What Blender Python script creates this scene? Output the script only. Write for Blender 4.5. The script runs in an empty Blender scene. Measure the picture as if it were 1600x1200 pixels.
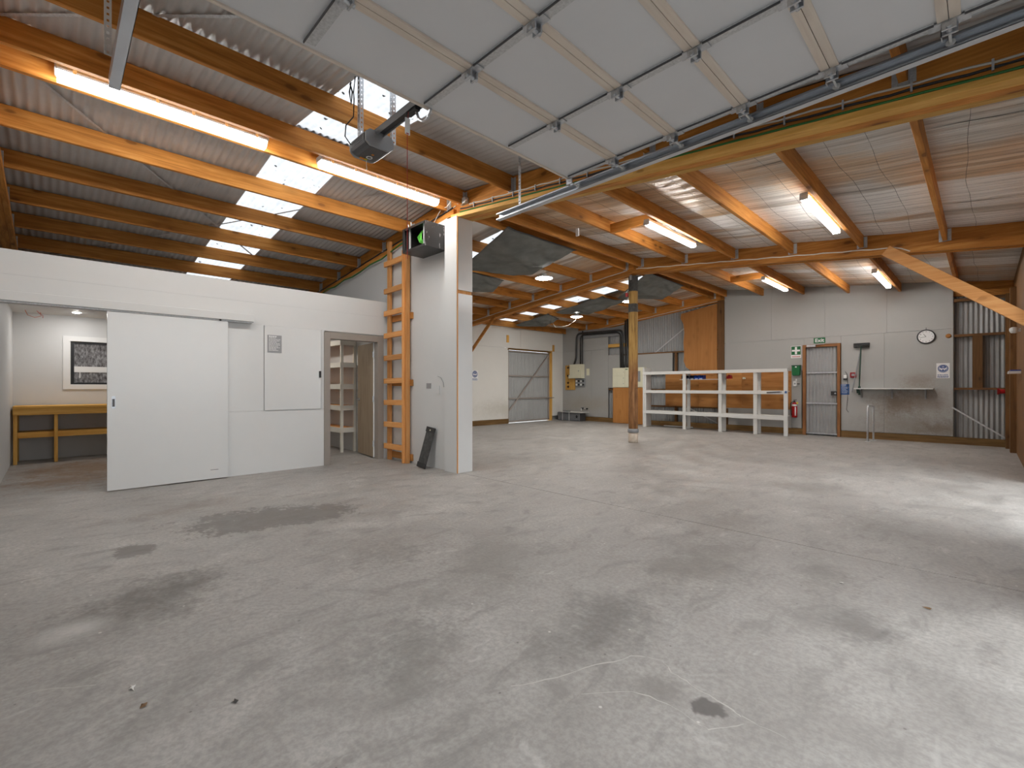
import bpy, math, random
from mathutils import Vector, Matrix
random.seed(7)
SC = bpy.context.scene
COL = SC.collection
PI = math.pi

# ------------------------------------------------------------------ camera
TH = math.radians(45.43)
cd = bpy.data.cameras.new('camera'); cam = bpy.data.objects.new('camera', cd); COL.objects.link(cam)
cd.sensor_width = 36.0; cd.sensor_fit = 'HORIZONTAL'; cd.lens = 36.0 * 726.0 / 1600.0
cd.shift_y = 5.0 / 1600.0
cd.clip_start = 0.02
cam.location = (0, 0, 1.2)
cam.rotation_euler = (PI / 2, 0, TH)
SC.camera = cam

# ------------------------------------------------------------------ sky and exposure
w = bpy.data.worlds.new('overcast_sky'); SC.world = w; w.use_nodes = True
bg = w.node_tree.nodes['Background']
bg.inputs[0].default_value = (0.93, 0.97, 1.0, 1); bg.inputs[1].default_value = 2.0
SC.view_settings.view_transform = 'Standard'; SC.view_settings.look = 'None'
SC.view_settings.gamma = 1.0; SC.view_settings.use_curve_mapping = False
SC.view_settings.exposure = 0.70
SC.cycles.use_denoising = True
SC.cycles.use_adaptive_sampling = True; SC.cycles.adaptive_threshold = 0.07
SC.cycles.max_bounces = 6; SC.cycles.diffuse_bounces = 4; SC.cycles.glossy_bounces = 3
SC.cycles.transmission_bounces = 6
SC.cycles.sample_clamp_indirect = 6.0
SC.cycles.caustics_reflective = False; SC.cycles.caustics_refractive = False

def portal(name, loc, rot, sx, sy):
    l = bpy.data.lights.new(name, 'AREA'); l.shape = 'RECTANGLE'; l.size = sx; l.size_y = sy
    l.cycles.is_portal = True
    o = bpy.data.objects.new(name, l); COL.objects.link(o); o.location = loc; o.rotation_euler = rot
portal('sky_portal', (0.60, 1.92, 1.5), (0, PI / 2, 0), 3.0, 3.2)
portal('sky_portal', (0.60, 7.1, 1.45), (0, PI / 2, 0), 2.9, 3.0)

# ------------------------------------------------------------------ helpers
class MB:
    def __init__(s): s.v = []; s.f = []
    def box(s, x0, x1, y0, y1, z0, z1):
        n = len(s.v)
        s.v += [(x0,y0,z0),(x1,y0,z0),(x1,y1,z0),(x0,y1,z0),(x0,y0,z1),(x1,y0,z1),(x1,y1,z1),(x0,y1,z1)]
        s.f += [(n+3,n+2,n+1,n),(n+4,n+5,n+6,n+7),(n,n+1,n+5,n+4),(n+1,n+2,n+6,n+5),(n+2,n+3,n+7,n+6),(n+3,n,n+4,n+7)]
        return s
    def beam(s, p0, p1, a, b, up=(0, 0, 1)):
        """box from p0 to p1; a = size sideways, b = size along up"""
        p0 = Vector(p0); p1 = Vector(p1); d = (p1 - p0).normalized(); u = Vector(up)
        side = d.cross(u).normalized(); u = side.cross(d).normalized()
        n = len(s.v)
        for p in (p0, p1):
            for i, j in ((-1,-1),(1,-1),(1,1),(-1,1)):
                s.v.append(tuple(p + side * (a/2*i) + u * (b/2*j)))
        s.f += [(n,n+1,n+2,n+3),(n+7,n+6,n+5,n+4),(n,n+4,n+5,n+1),(n+1,n+5,n+6,n+2),(n+2,n+6,n+7,n+3),(n+3,n+7,n+4,n)]
        return s
    def ring(s, c, d, r, k):
        d = Vector(d).normalized(); a = d.cross(Vector((0,0,1)))
        if a.length < 1e-3: a = Vector((1,0,0))
        a.normalize(); b = d.cross(a)
        n = len(s.v)
        for i in range(k):
            t = 2*PI*i/k
            s.v.append(tuple(Vector(c) + a*(r*math.cos(t)) + b*(r*math.sin(t))))
        return n
    def tube(s, pts, r, k=8, caps=True):
        pts = [Vector(p) for p in pts]; rs = r if isinstance(r, (list, tuple)) else [r]*len(pts)
        prev = None
        for i, p in enumerate(pts):
            d = (pts[min(i+1, len(pts)-1)] - pts[max(i-1, 0)])
            n = s.ring(p, d, rs[i], k)
            if prev is not None:
                # align seams
                best = min(range(k), key=lambda o: (Vector(s.v[prev]) - Vector(s.v[n+o])).length)
                for j in range(k):
                    s.f.append((prev+j, prev+(j+1) % k, n+(j+1+best) % k, n+(j+best) % k))
            elif caps: s.f.append(tuple(range(n+k-1, n-1, -1)))
            prev = n
        if caps: s.f.append(tuple(range(prev, prev+k)))
        return s
    def cyl(s, p0, p1, r, k=16, r2=None):
        return s.tube([p0, p1], [r, r if r2 is None else r2], k)
    def prism(s, pts, off):
        n = len(s.v); k = len(pts); o = Vector(off)
        s.v += [tuple(p) for p in pts] + [tuple(Vector(p) + o) for p in pts]
        s.f += [tuple(range(n, n+k)), tuple(range(n+2*k-1, n+k-1, -1))]
        for i in range(k): s.f.append((n+i, n+(i+1) % k, n+k+(i+1) % k, n+k+i)[::-1])
        return s
    def lathe(s, prof, c, k=24):
        """prof = [(r, z)...] turned about the vertical axis through c"""
        n0 = len(s.v)
        for r, z in prof:
            for i in range(k):
                t = 2*PI*i/k; s.v.append((c[0]+r*math.cos(t), c[1]+r*math.sin(t), c[2]+z))
        for a in range(len(prof)-1):
            for i in range(k):
                j = (i+1) % k
                s.f.append((n0+a*k+i, n0+a*k+j, n0+(a+1)*k+j, n0+(a+1)*k+i))
        return s
    def grid(s, fn, nu, nv):
        n = len(s.v)
        for i in range(nu+1):
            for j in range(nv+1): s.v.append(tuple(fn(i/nu, j/nv)))
        for i in range(nu):
            for j in range(nv):
                a = n+i*(nv+1)+j; s.f.append((a, a+1, a+nv+2, a+nv+1))
        return s

BASE = {}
def mesh_of(mb, name, m, smooth=False, recalc=True):
    me = bpy.data.meshes.new(name); me.from_pydata([tuple(p) for p in mb.v], [], mb.f)
    if recalc:
        import bmesh
        b = bmesh.new(); b.from_mesh(me); bmesh.ops.recalc_face_normals(b, faces=b.faces); b.to_mesh(me); b.free()
    if smooth:
        for p in me.polygons: p.use_smooth = True
    me.materials.append(m); return me
def link(name, me, parent=None, loc=(0,0,0)):
    o = bpy.data.objects.new(name, me); COL.objects.link(o)
    L = Vector(loc)
    if parent is not None:
        o.parent = parent; o.location = L - BASE.get(parent.name, Vector((0,0,0)))
    else: o.location = L
    BASE[o.name] = L
    return o
def obj(name, mb, m, parent=None, smooth=False, bevel=0, recalc=True):
    o = link(name, mesh_of(mb, name, m, smooth, recalc), parent)
    if bevel:
        md = o.modifiers.new('bevel', 'BEVEL'); md.width = bevel; md.segments = 1; md.limit_method = 'ANGLE'
    return o
def tag(o, label, cat, group=None):
    o['label'] = label; o['category'] = cat
    if group: o['group'] = group
    return o
def thing(name, label, cat, loc=(0,0,0), group=None):
    o = bpy.data.objects.new(name, None); COL.objects.link(o); o.location = loc; o.empty_display_size = .1
    BASE[o.name] = Vector(loc)
    return tag(o, label, cat, group)
def struct(o, label=None, cat=None):
    o['kind'] = 'structure'
    if label: o['label'] = label; o['category'] = cat
    return o
def empty_struct(name, label, cat, loc=(0,0,0)):
    return struct(thing(name, label, cat, loc), label, cat)
B = lambda *a: MB().box(*a)

# ------------------------------------------------------------------ materials
class NT:
    def __init__(s, name):
        s.m = bpy.data.materials.new(name); s.m.use_nodes = True; s.t = s.m.node_tree
        s.p = s.t.nodes['Principled BSDF']; s.out = s.t.nodes['Material Output']
    def n(s, typ, **kw):
        nd = s.t.nodes.new(typ)
        for k, v in kw.items():
            if k in nd.inputs.keys() if isinstance(k, str) else False: nd.inputs[k].default_value = v
            else: setattr(nd, k, v)
        return nd
    def l(s, a, b): s.t.links.new(a, b)
    def coord(s): return s.n('ShaderNodeTexCoord').outputs['Object']
    def mapping(s, vec, scale=(1,1,1), loc=(0,0,0), rot=(0,0,0), typ='POINT'):
        m = s.n('ShaderNodeMapping', vector_type=typ)
        m.inputs['Location'].default_value = loc; m.inputs['Rotation'].default_value = rot; m.inputs['Scale'].default_value = scale
        s.l(vec, m.inputs[0]); return m.outputs[0]
    def noise(s, vec, scale, detail=4, rough=.55, dist=0):
        m = s.n('ShaderNodeTexNoise'); m.inputs['Scale'].default_value = scale; m.inputs['Detail'].default_value = detail
        m.inputs['Roughness'].default_value = rough; m.inputs['Distortion'].default_value = dist
        s.l(vec, m.inputs['Vector']); return m.outputs[0]
    def ramp(s, fac, stops):
        r = s.n('ShaderNodeValToRGB'); e = r.color_ramp.elements
        while len(e) < len(stops): e.new(.5)
        for x, (p, c) in zip(e, stops): x.position = p; x.color = (*c, 1) if len(c) == 3 else c
        s.l(fac, r.inputs[0]); return r.outputs[0]
    def mix(s, fac, a, b, mode='MIX'):
        m = s.n('ShaderNodeMix', data_type='RGBA', blend_type=mode)
        for k, v in ((0, fac), (6, a), (7, b)):
            if hasattr(v, 'links'): s.l(v, m.inputs[k])
            else: m.inputs[k].default_value = v if k == 0 else ((*v, 1) if len(v) == 3 else v)
        return m.outputs[2]
    def math(s, op, a, b=0.0, clamp=False):
        m = s.n('ShaderNodeMath', operation=op, use_clamp=clamp)
        for k, v in ((0, a), (1, b)):
            if hasattr(v, 'links'): s.l(v, m.inputs[k])
            else: m.inputs[k].default_value = v
        return m.outputs[0]
    def rng(s, v, a, b, c=0., d=1.):
        m = s.n('ShaderNodeMapRange', interpolation_type='SMOOTHSTEP')
        for k, x in ((1, a), (2, b), (3, c), (4, d)): m.inputs[k].default_value = x
        s.l(v, m.inputs[0]); return m.outputs[0]
    def bump(s, h, st=.2, dist=.01):
        b = s.n('ShaderNodeBump'); b.inputs['Strength'].default_value = st; b.inputs['Distance'].default_value = dist
        s.l(h, b.inputs['Height']); s.l(b.outputs[0], s.p.inputs['Normal'])
    def col(s, c): s.l(c, s.p.inputs['Base Color'])
    def set(s, rough=None, metal=None, spec=None):
        if rough is not None: s.p.inputs['Roughness'].default_value = rough
        if metal is not None: s.p.inputs['Metallic'].default_value = metal
        if spec is not None: s.p.inputs['Specular IOR Level'].default_value = spec
        return s
def sr(r, g, b):
    f = lambda c: (c/255/12.92) if c/255 <= .04045 else ((c/255+.055)/1.055)**2.4
    return (f(r), f(g), f(b))

def plain(name, c, rough=.5, metal=0., var=.08, scale=6., spec=.5):
    t = NT(name); co = t.coord(); n = t.noise(co, scale, 5)
    t.col(t.ramp(n, [(.25, tuple(x*(1-var) for x in c)), (.75, tuple(min(1, x*(1+var)) for x in c))]))
    return t.set(rough, metal, spec).m

def wood(name, axis, dark, mid, light, knots=.75, rough=.62, spread=.18, gs=16.):
    t = NT(name); co = t.coord()
    inf = t.n('ShaderNodeObjectInfo')
    off = t.n('ShaderNodeVectorMath', operation='SCALE'); off.inputs['Scale'].default_value = 37.
    cmb = t.n('ShaderNodeCombineXYZ')
    for k in range(3): t.l(inf.outputs['Random'], cmb.inputs[k])
    t.l(cmb.outputs[0], off.inputs[0])
    ad = t.n('ShaderNodeVectorMath', operation='ADD'); t.l(co, ad.inputs[0]); t.l(off.outputs[0], ad.inputs[1])
    sc = [gs, gs, gs]; sc[axis] = .9 * gs / 16.
    ks = [7.5, 7.5, 7.5]; ks[axis] = 3.2
    g = t.noise(t.mapping(ad.outputs[0], sc), 1.6, 6, .6, .6)
    big = t.noise(t.mapping(ad.outputs[0], [1.2]*3), 1., 3)
    c = t.ramp(g, [(.25, dark), (.5, mid), (.75, light)])
    v = t.n('ShaderNodeTexVoronoi'); v.inputs['Scale'].default_value = 1.
    t.l(t.mapping(ad.outputs[0], ks), v.inputs['Vector'])
    sep = t.n('ShaderNodeSeparateColor'); t.l(v.outputs['Color'], sep.inputs[0]); pick = t.rng(sep.outputs[0], .62, .64)
    kn = t.math('MULTIPLY', pick, t.rng(t.math('ADD', v.outputs['Distance'], t.math('MULTIPLY', g, .12)), .17, .26, 1, 0))
    c = t.mix(t.math('MULTIPLY', kn, knots), c, tuple(x*.28 for x in dark))
    halo = t.math('MULTIPLY', pick, t.rng(v.outputs['Distance'], .12, .5, .4, 0))
    c = t.mix(halo, c, tuple(x*.8 for x in dark))
    c = t.mix(t.rng(big, .3, .7, 0, .35), c, dark)
    hs = t.n('ShaderNodeHueSaturation'); hs.inputs['Saturation'].default_value = 1.
    t.l(t.rng(inf.outputs['Random'], 0, 1, 1-spread, 1+spread), hs.inputs['Value'])
    t.l(c, hs.inputs['Color']); t.col(hs.outputs[0])
    t.bump(g, .25, .004)
    return t.set(rough, 0, .3).m

WD = (sr(150,92,34), sr(200,132,58), sr(226,166,90))       # old treated framing timber
PINE = (sr(196,132,72), sr(222,160,98), sr(236,184,124))   # newer pale pine
YEL = (sr(190,138,62), sr(216,166,86), sr(232,190,112))
wood_x, wood_y, wood_z = (wood('framing_timber_%s' % a, i, *WD) for i, a in enumerate('xyz'))
yel_x = wood('yellow_timber_x', 0, *YEL); yel_y = wood('yellow_timber_y', 1, *YEL); yel_z = wood('yellow_timber_z', 2, *YEL)
pine_x = wood('pine_x', 0, *PINE, knots=.4); pine_y = wood('pine_y', 1, *PINE, knots=.4); pine_z = wood('pine_z', 2, *PINE, knots=.4)
ply_m = wood('plywood', 2, sr(168,112,58), sr(182,124,66), sr(194,138,78), knots=.12, gs=6., spread=.06)
ply_x = wood('plywood_x', 0, sr(164,106,54), sr(188,130,70), sr(206,150,88), knots=.5, gs=10.)
SHADED = (sr(84,56,30), sr(112,78,44), sr(134,96,56))  # dark brown timber; the back corner's shade is mixed into the colour
BRN = (sr(112,72,42), sr(142,96,58), sr(162,114,72))
brown_x = wood('brown_frame_timber_x', 0, *BRN); brown_z = wood('brown_frame_timber_z', 2, *BRN)
shaded_x = wood('dark_shaded_timber_x', 0, *SHADED); shaded_z = wood('dark_shaded_timber_z', 2, *SHADED)
skirt_m = wood('skirting_timber', 0, sr(92,66,34), sr(128,98,58), sr(150,118,74), knots=.3)
skirt_y = wood('skirting_timber_y', 1, sr(92,66,34), sr(128,98,58), sr(150,118,74), knots=.3)

def stains(t, base, spots, co, amp=.8, soft=.0):
    """spots = (x, y, rx, ry, angle, colour, strength) in metres"""
    wob = t.noise(co, 2.6, 3, .65)
    wob2 = t.noise(co, 11., 2, .6)
    wob3 = t.noise(co, 34., 1, .6)
    wsum = t.math('ADD', t.math('ADD', t.math('MULTIPLY', t.math('SUBTRACT', wob, .5), amp*2.2), t.math('MULTIPLY', t.math('SUBTRACT', wob2, .5), amp*1.3)), t.math('MULTIPLY', t.math('SUBTRACT', wob3, .5), amp))
    c = base
    for sp_ in spots:
        a, b, ra, rb, ang, colr, st = sp_[:7]; sf = sp_[7] if len(sp_) > 7 else soft
        lc = t.mapping(co, (ra, rb, 1e3), (a, b, 0), (0, 0, ang), 'TEXTURE')
        ln = t.n('ShaderNodeVectorMath', operation='LENGTH'); t.l(lc, ln.inputs[0])
        d = t.math('ADD', ln.outputs['Value'], wsum)
        c = t.mix(t.rng(d, sf, 1.25, st, 0), c, colr)
    return c

def floor_mat():
    t = NT('worn_concrete'); co = t.coord()
    n1 = t.noise(co, .55, 3, .6); n2 = t.noise(co, 2.3, 5, .65, .4); n3 = t.noise(co, 38., 2, .7)
    c = t.ramp(n1, [(.3, sr(164,159,154)), (.7, sr(190,186,181))])
    c = t.mix(t.rng(n2, .35, .7, .5, 0), c, sr(140,136,132))
    c = t.mix(t.rng(n2, .62, .78, 0, .35), c, sr(205,202,198))
    c = t.mix(t.rng(n3, .3, .7, .38, 0), c, sr(118,114,110))
    n4 = t.noise(t.mapping(co, rot=(0,0,.5), scale=(1,.45,1)), 7., 4, .7, .6)
    c = t.mix(t.rng(n4, .48, .72, 0, .55), c, sr(124,120,116))
    c = t.mix(t.rng(n4, .40, .26, 0, .4), c, sr(206,203,199))
    n5 = t.noise(co, 1.1, 3, .7, .8); c = t.mix(t.rng(n5, .54, .72, 0, .45), c, sr(126,122,118))
    dk = sr(98,94,91); d2 = sr(120,115,110)
    sp = [(-4.62,1.42,.36,.62,-.35,sr(112,107,103),.8,.95), (-3.32,.36,.38,.5,.3,sr(92,86,82),.75), (-4.36,.42,.15,.11,0,sr(112,107,103),.8,.8),
          (-1.36,2.0,.28,.5,.1,dk,.65), (-1.35,3.2,.32,.7,.1,d2,.6), (-.46,2.92,.16,.3,.5,dk,.6), (-.73,1.74,.06,.05,.3,dk,.9,.8),
          (-.9,1.72,.12,.1,0,d2,.6), (-1.85,1.2,.3,.34,.8,dk,.45), (-2.4,2.2,.5,.8,.4,d2,.45), (-3.1,1.7,.3,.3,0,d2,.55),
          (-1.5,6.5,.55,.5,.7,d2,.5), (-3.6,5.9,.5,.7,.2,d2,.35), (-.6,5.1,.4,.6,.3,dk,.4), (-2.6,8.3,.9,.5,.2,d2,.3),
          (-9.4,.4,1.3,1.0,0,sr(122,94,66),.85), (-8.3,.2,.8,.8,.4,sr(126,98,72),.75), (-5.6,.9,.25,.75,.2,sr(128,118,108),.5),
          (-3.15,.08,.14,.16,.2,sr(205,202,198),.6), (-1.6,4.4,.35,.4,.1,d2,.5), (-.7,3.5,.2,.35,0,d2,.5), (-1.9,5.2,.3,.3,0,d2,.3)]
    c = stains(t, c, sp, co)
    v = t.n('ShaderNodeTexVoronoi'); v.inputs['Scale'].default_value = 7.; t.l(co, v.inputs['Vector'])
    pit = t.rng(t.math('ADD', v.outputs['Distance'], t.math('MULTIPLY', n2, .12)), .085, .11, .6, 0)
    c = t.mix(pit, c, sr(88,84,80))
    v2 = t.n('ShaderNodeTexVoronoi'); v2.inputs['Scale'].default_value = 5.; t.l(t.mapping(co, loc=(3.3,1.7,0)), v2.inputs['Vector'])
    c = t.mix(t.rng(v2.outputs['Distance'], .02, .045, .6, 0), c, sr(225,222,216))
    t.col(c); t.bump(n3, .12, .004)
    t.l(t.rng(n2, .3, .7, .42, .68), t.p.inputs['Roughness'])
    return t.m
M_floor = floor_mat()

def white_panel(name, c=(.66,.66,.652), dirt=.25, spots=(), plane='xz'):
    t = NT(name); co = t.coord()
    n = t.noise(co, 1.3, 6, .6); n2 = t.noise(co, 9., 5, .7)
    k = t.ramp(n, [(.3, tuple(x*.95 for x in c)), (.7, c)])
    k = t.mix(t.rng(n2, .62, .8, 0, dirt), k, sr(140,134,126))
    if spots:
        rot = (PI/2, 0, 0)
        cc = t.n('ShaderNodeSeparateXYZ'); t.l(co, cc.inputs[0])
        cb = t.n('ShaderNodeCombineXYZ'); t.l(cc.outputs[0 if plane == 'xz' else 1], cb.inputs[0]); t.l(cc.outputs[2], cb.inputs[1])
        k = stains(t, k, spots, cb.outputs[0], .5)
    t.col(k); return t.set(.55, 0, .3).m
M_white = white_panel('white_painted_board', dirt=.06)
M_backw = white_panel('scuffed_white_board', (.40,.396,.38), .35,
    [(-1.4,.85,.5,.32,0,sr(112,92,74),.75), (-.95,.9,.55,.42,0,sr(122,104,88),.6), (-1.2,.35,.95,.38,0,sr(132,122,112),.65), (-.6,.3,.5,.2,.1,sr(112,94,78),.6), (-1.0,1.35,.4,.2,0,sr(134,120,106),.55), (-10.0,.6,1.6,.35,0,sr(160,150,132),.5)])
M_leftw = white_panel('aged_cream_board', (.74,.725,.68), .2, [(11.0,.5,2.5,.35,0,sr(165,158,140),.4)], 'yz')
M_gloss = plain('gloss_white_laminate', (.675,.678,.672), .2, 0, .01)
M_shelfw = white_panel('chipped_white_paint', (.68,.675,.65), .3)
M_galv = plain('galvanised_steel', (.55,.57,.60), .35, .85, .2, 40.)
M_galv2 = plain('dull_galvanised_strap', (.60,.61,.62), .5, .35, .2, 60.)
M_alum = plain('aluminium_track', (.62,.65,.70), .3, .8, .06)
def iron(name, c, metal, rough):
    t = NT(name); co = t.coord(); n = t.noise(co, 2.5, 6, .65); n2 = t.noise(co, 30, 3)
    k = t.ramp(n, [(.3, tuple(x*.86 for x in c)), (.7, c)])
    t.col(t.mix(t.rng(n2, .55, .8, 0, .1), k, tuple(x*.6 for x in c))); return t.set(rough, metal, .4).m
M_iron = iron('corrugated_iron', (.62,.61,.60), .2, .42)
M_ironw = iron('corrugated_wall_iron', (.40,.405,.40), .2, .55)
def skylight_mat():
    t = NT('translucent_roof_sheet'); co = t.coord(); n = t.noise(co, 5, 6, .7)
    v = t.n('ShaderNodeTexVoronoi'); v.inputs['Scale'].default_value = 6.5; t.l(co, v.inputs['Vector'])
    d = t.math('ADD', v.outputs['Distance'], t.math('MULTIPLY', n, .25))
    c = t.mix(t.rng(d, .20, .26, 1, 0), t.ramp(n, [(.3, (.40,.41,.43)), (.65, (.52,.53,.54))]), (.03,.03,.03))
    tr = t.n('ShaderNodeBsdfTranslucent'); t.l(c, tr.inputs[0])
    t.col(c); t.set(.3, 0, .4)
    mx = t.n('ShaderNodeMixShader'); mx.inputs[0].default_value = .72
    t.l(t.p.outputs[0], mx.inputs[1]); t.l(tr.outputs[0], mx.inputs[2]); t.l(mx.outputs[0], t.out.inputs[0]); return t.m
M_sky = skylight_mat()
def underlay_mat():
    t = NT('foil_backed_building_paper'); co = t.coord()
    st = t.noise(t.mapping(co, (.22, 7., 1.)), 1.5, 5, .6, .25); bandn = t.noise(t.mapping(co, (.08, 1.15, .1)), 1.2, 2)
    pat = t.noise(co, .8, 3)
    brown = t.ramp(st, [(.3, sr(166,132,100)), (.48, sr(214,182,148)), (.7, sr(240,222,200))])
    grey = t.ramp(st, [(.3, sr(166,158,148)), (.52, sr(214,208,200)), (.75, sr(246,244,240))])
    c = t.mix(t.rng(pat, .42, .6), brown, grey)
    c = t.mix(t.rng(bandn, .55, .575, 0, .9), c, sr(250,248,245))
    t.col(c)
    t.bump(t.noise(t.mapping(co, (1.2, 9., 1)), 2., 4, .6, 1.), .55, .02)
    return t.set(.28, 0.15, .5).m
M_under = underlay_mat()
M_tarp = plain('black_shade_cloth', (.17,.175,.165), .75, 0, .35, 3., .25)
M_black = plain('black_plastic', (.02,.02,.022), .45)
M_cab = plain('black_cabinet_steel', (.028,.027,.027), .35, 0, .2)
def scratched():
    t = NT('scratched_black_steel'); co = t.coord()
    n = t.noise(t.mapping(co, (14,14,3)), 2, 4, .7); t.col(t.mix(t.rng(n, .60, .66), (.03,.028,.028), (.5,.5,.5))); return t.set(.4).m
M_scr = scratched()
M_darkg = plain('dark_grey_plastic', (.07,.07,.075), .4)
M_midg = plain('grey_plastic', (.28,.29,.30), .4)
M_doorg = plain('grey_door_panel', sr(222,223,226), .5, 0, .03, 2.)
M_cream = wood('cream_primed_timber', 1, sr(215,200,186), sr(228,216,203), sr(236,226,214), knots=.15, spread=.04)
M_taupe = plain('taupe_paint', sr(152,143,135), .6, 0, .03)
M_veneer = wood('beige_door_veneer', 2, sr(140,122,102), sr(158,140,118), sr(172,154,132), knots=0, spread=.02)
M_red = plain('red_plastic', sr(175,20,24), .4)
M_maroon = plain('dark_red_enamel', sr(140,22,30), .4)
M_green = plain('safety_green', sr(14,96,52), .45)
M_gcable = plain('green_cable', sr(40,110,40), .45)
M_gbright = plain('bright_green_cable', sr(96,190,70), .45)
M_wcable = plain('white_cable', sr(226,222,212), .45)
M_bcable = plain('dark_cable', (.035,.035,.035), .5)
M_pipe = plain('black_pipe', (.035,.033,.032), .4)
M_blue = plain('blue_plastic', sr(26,70,170), .4)
M_navy = plain('dark_blue_plastic', sr(16,30,66), .4)
M_signblue = plain('sign_blue', sr(40,84,140), .5)
M_whitep = plain('white_plastic', (.8,.8,.79), .35, 0, .02)
M_creamp = plain('cream_enamel', sr(222,218,192), .4, 0, .03)
M_greyn = plain('grey_notice', sr(150,150,152), .5)
M_rubber = plain('worn_black_rubber', (.06,.058,.055), .7, 0, .5, 20.)
M_orange = plain('orange_plastic', sr(230,140,30), .4)
M_yellow = plain('yellow_tag', sr(220,200,40), .5)
M_copper = plain('orange_wire', sr(190,90,50), .5)
def glass_mat():
    t = NT('frosted_pane'); co = t.coord()
    n = t.noise(t.mapping(co, (1,11,5)), 2.6, 8, .8); c = t.ramp(n, [(.36, (.07,.06,.06)), (.52, (.30,.29,.29)), (.66, (.62,.61,.61))])
    tr = t.n('ShaderNodeBsdfTranslucent'); t.l(c, tr.inputs[0]); t.col(c); t.set(.15)
    mx = t.n('ShaderNodeMixShader'); mx.inputs[0].default_value = .5
    t.l(t.p.outputs[0], mx.inputs[1]); t.l(tr.outputs[0], mx.inputs[2]); t.l(mx.outputs[0], t.out.inputs[0]); return t.m
M_pane = glass_mat()
def emit(name, c, s):
    t = NT(name); e = t.n('ShaderNodeEmission'); e.inputs[0].default_value = (*c, 1); e.inputs[1].default_value = s
    t.l(e.outputs[0], t.out.inputs[0]); return t.m
E_tube = emit('fluorescent_diffuser', (1, .985, .95), 25.)
E_led = emit('led_diffuser', (1, .985, .96), 37.)
E_bay = emit('led_saucer', (1, .975, .93), 105.)
E_down = emit('downlight', (1, .97, .94), 290.)
def pole_mat():
    t = NT('weathered_pole_timber'); co = t.coord(); n = t.noise(t.mapping(co, (10,10,1.1)), 2.2, 6, .65)
    sx = t.n('ShaderNodeSeparateXYZ'); t.l(co, sx.inputs[0])
    lo = t.ramp(n, [(.3, sr(96,62,34)), (.5, sr(142,98,58)), (.7, sr(172,128,84))])
    up = t.ramp(n, [(.3, sr(120,88,40)), (.5, sr(168,130,68)), (.7, sr(190,156,92))])
    c = t.mix(t.rng(sx.outputs[2], 1.4, 2.0), lo, up); t.col(c); t.bump(n, .4, .01); return t.set(.7).m
M_pole = pole_mat()
M_ground = plain('asphalt_yard', (.16,.16,.155), .9, 0, .2, 2.)

# ------------------------------------------------------------------ key levels of the building
RX = -5.3                                   # ridge line
def zr(x): return 3.975 - .108*abs(x - RX)  # underside of the roof = top of purlins and rafters
def zb(x): return zr(x) - .195              # underside of purlins
XL, XR = -11.05, .42                        # eave walls (inner faces)
FY = [-.48, 4.15, 8.95, 13.66]              # portal frames
YB = 13.55                                  # face of the back wall lining
PX = [-.38, -1.32, -2.27, -3.21, -4.16, -5.12, -5.49, -6.45, -7.35, -8.28, -9.15, -10.03, -10.92]

# ------------------------------------------------------------------ floor and ground
fl = obj('floor', B(XL-.3, XR+.25, -1.0, 14.0, -.25, -.03), M_floor)
struct(fl, 'worn grey concrete floor with stains and a straight joint', 'floor')
obj('slab', B(XL-.25, XR+.2, -.95, 4.045, -.03, 0), M_floor, fl)
obj('slab', B(XL-.25, XR+.2, 4.055, 13.9, -.03, 0), M_floor, fl)
M_crack = plain('pale_crack_fill', sr(190,186,180), .8, 0, .1)
def crack(pts, wd, name='crack'):
    mb = MB(); pp = []
    for i in range(len(pts)-1):
        for k in range(4):
            t = k/4; pp.append((pts[i][0]*(1-t)+pts[i+1][0]*t+random.uniform(-.008,.008), pts[i][1]*(1-t)+pts[i+1][1]*t+random.uniform(-.008,.008)))
    pp.append(pts[-1])
    for i, p in enumerate(pp):
        q = pp[min(i+1, len(pp)-1)]; o = pp[max(i-1, 0)]; d = Vector((q[0]-o[0], q[1]-o[1])).normalized(); ww = wd*random.uniform(.15, .85)
        mb.v += [(p[0]-d.y*ww, p[1]+d.x*ww, .0006), (p[0]+d.y*ww, p[1]-d.x*ww, .0006)]
        if i: mb.f.append((2*i-2, 2*i-1, 2*i+1, 2*i))
    obj(name, mb, M_crack, fl)
crack([(-1.33,1.31),(-1.23,1.48),(-1.18,1.66),(-1.1,1.84),(-.99,1.91),(-.92,1.85),(-.83,1.83),(-.67,1.8),(-.62,1.78)], .0045)
crack([(-1.11,1.46),(-.97,1.63),(-.85,1.65),(-.72,1.64),(-.67,1.64),(-.6,1.75)], .0035)
crack([(-.62,1.78),(-.49,1.78),(-.36,1.79)], .002)
crack([(-2.64,-.15),(-2.62,-.04),(-2.51,.12)], .003)
gr = obj('ground', B(-60, 60, -60, 60, -.6, -.26), M_ground); struct(gr, 'dark yard outside the building', 'ground')

# ------------------------------------------------------------------ roof (ceiling)
roof = empty_struct('ceiling', 'low gable roof of timber purlins under corrugated iron', 'ceiling', (RX, 6.5, 3.98))
PITCH = .0762
def corrugated(y0, y1, xa, xb, off, amp=.0085, seg=8):
    k = int(round((y1-y0)/PITCH*seg)); mb = MB()
    for i in range(k+1):
        y = y0 + (y1-y0)*i/k; dz = amp*math.sin(2*PI*(y)/PITCH)
        mb.v += [(xa, y, zr(xa)+off+dz), (xb, y, zr(xb)+off+dz)]
        if i: mb.f.append((2*i-2, 2*i, 2*i+1, 2*i-1))
    return mb
SKY = [(1.78, 2.56), (5.5, 6.26), (10.15, 10.80)]
ys = [-.75]
while ys[-1] < 14.0: ys.append(ys[-1] + PITCH*10)
edges = []
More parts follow.
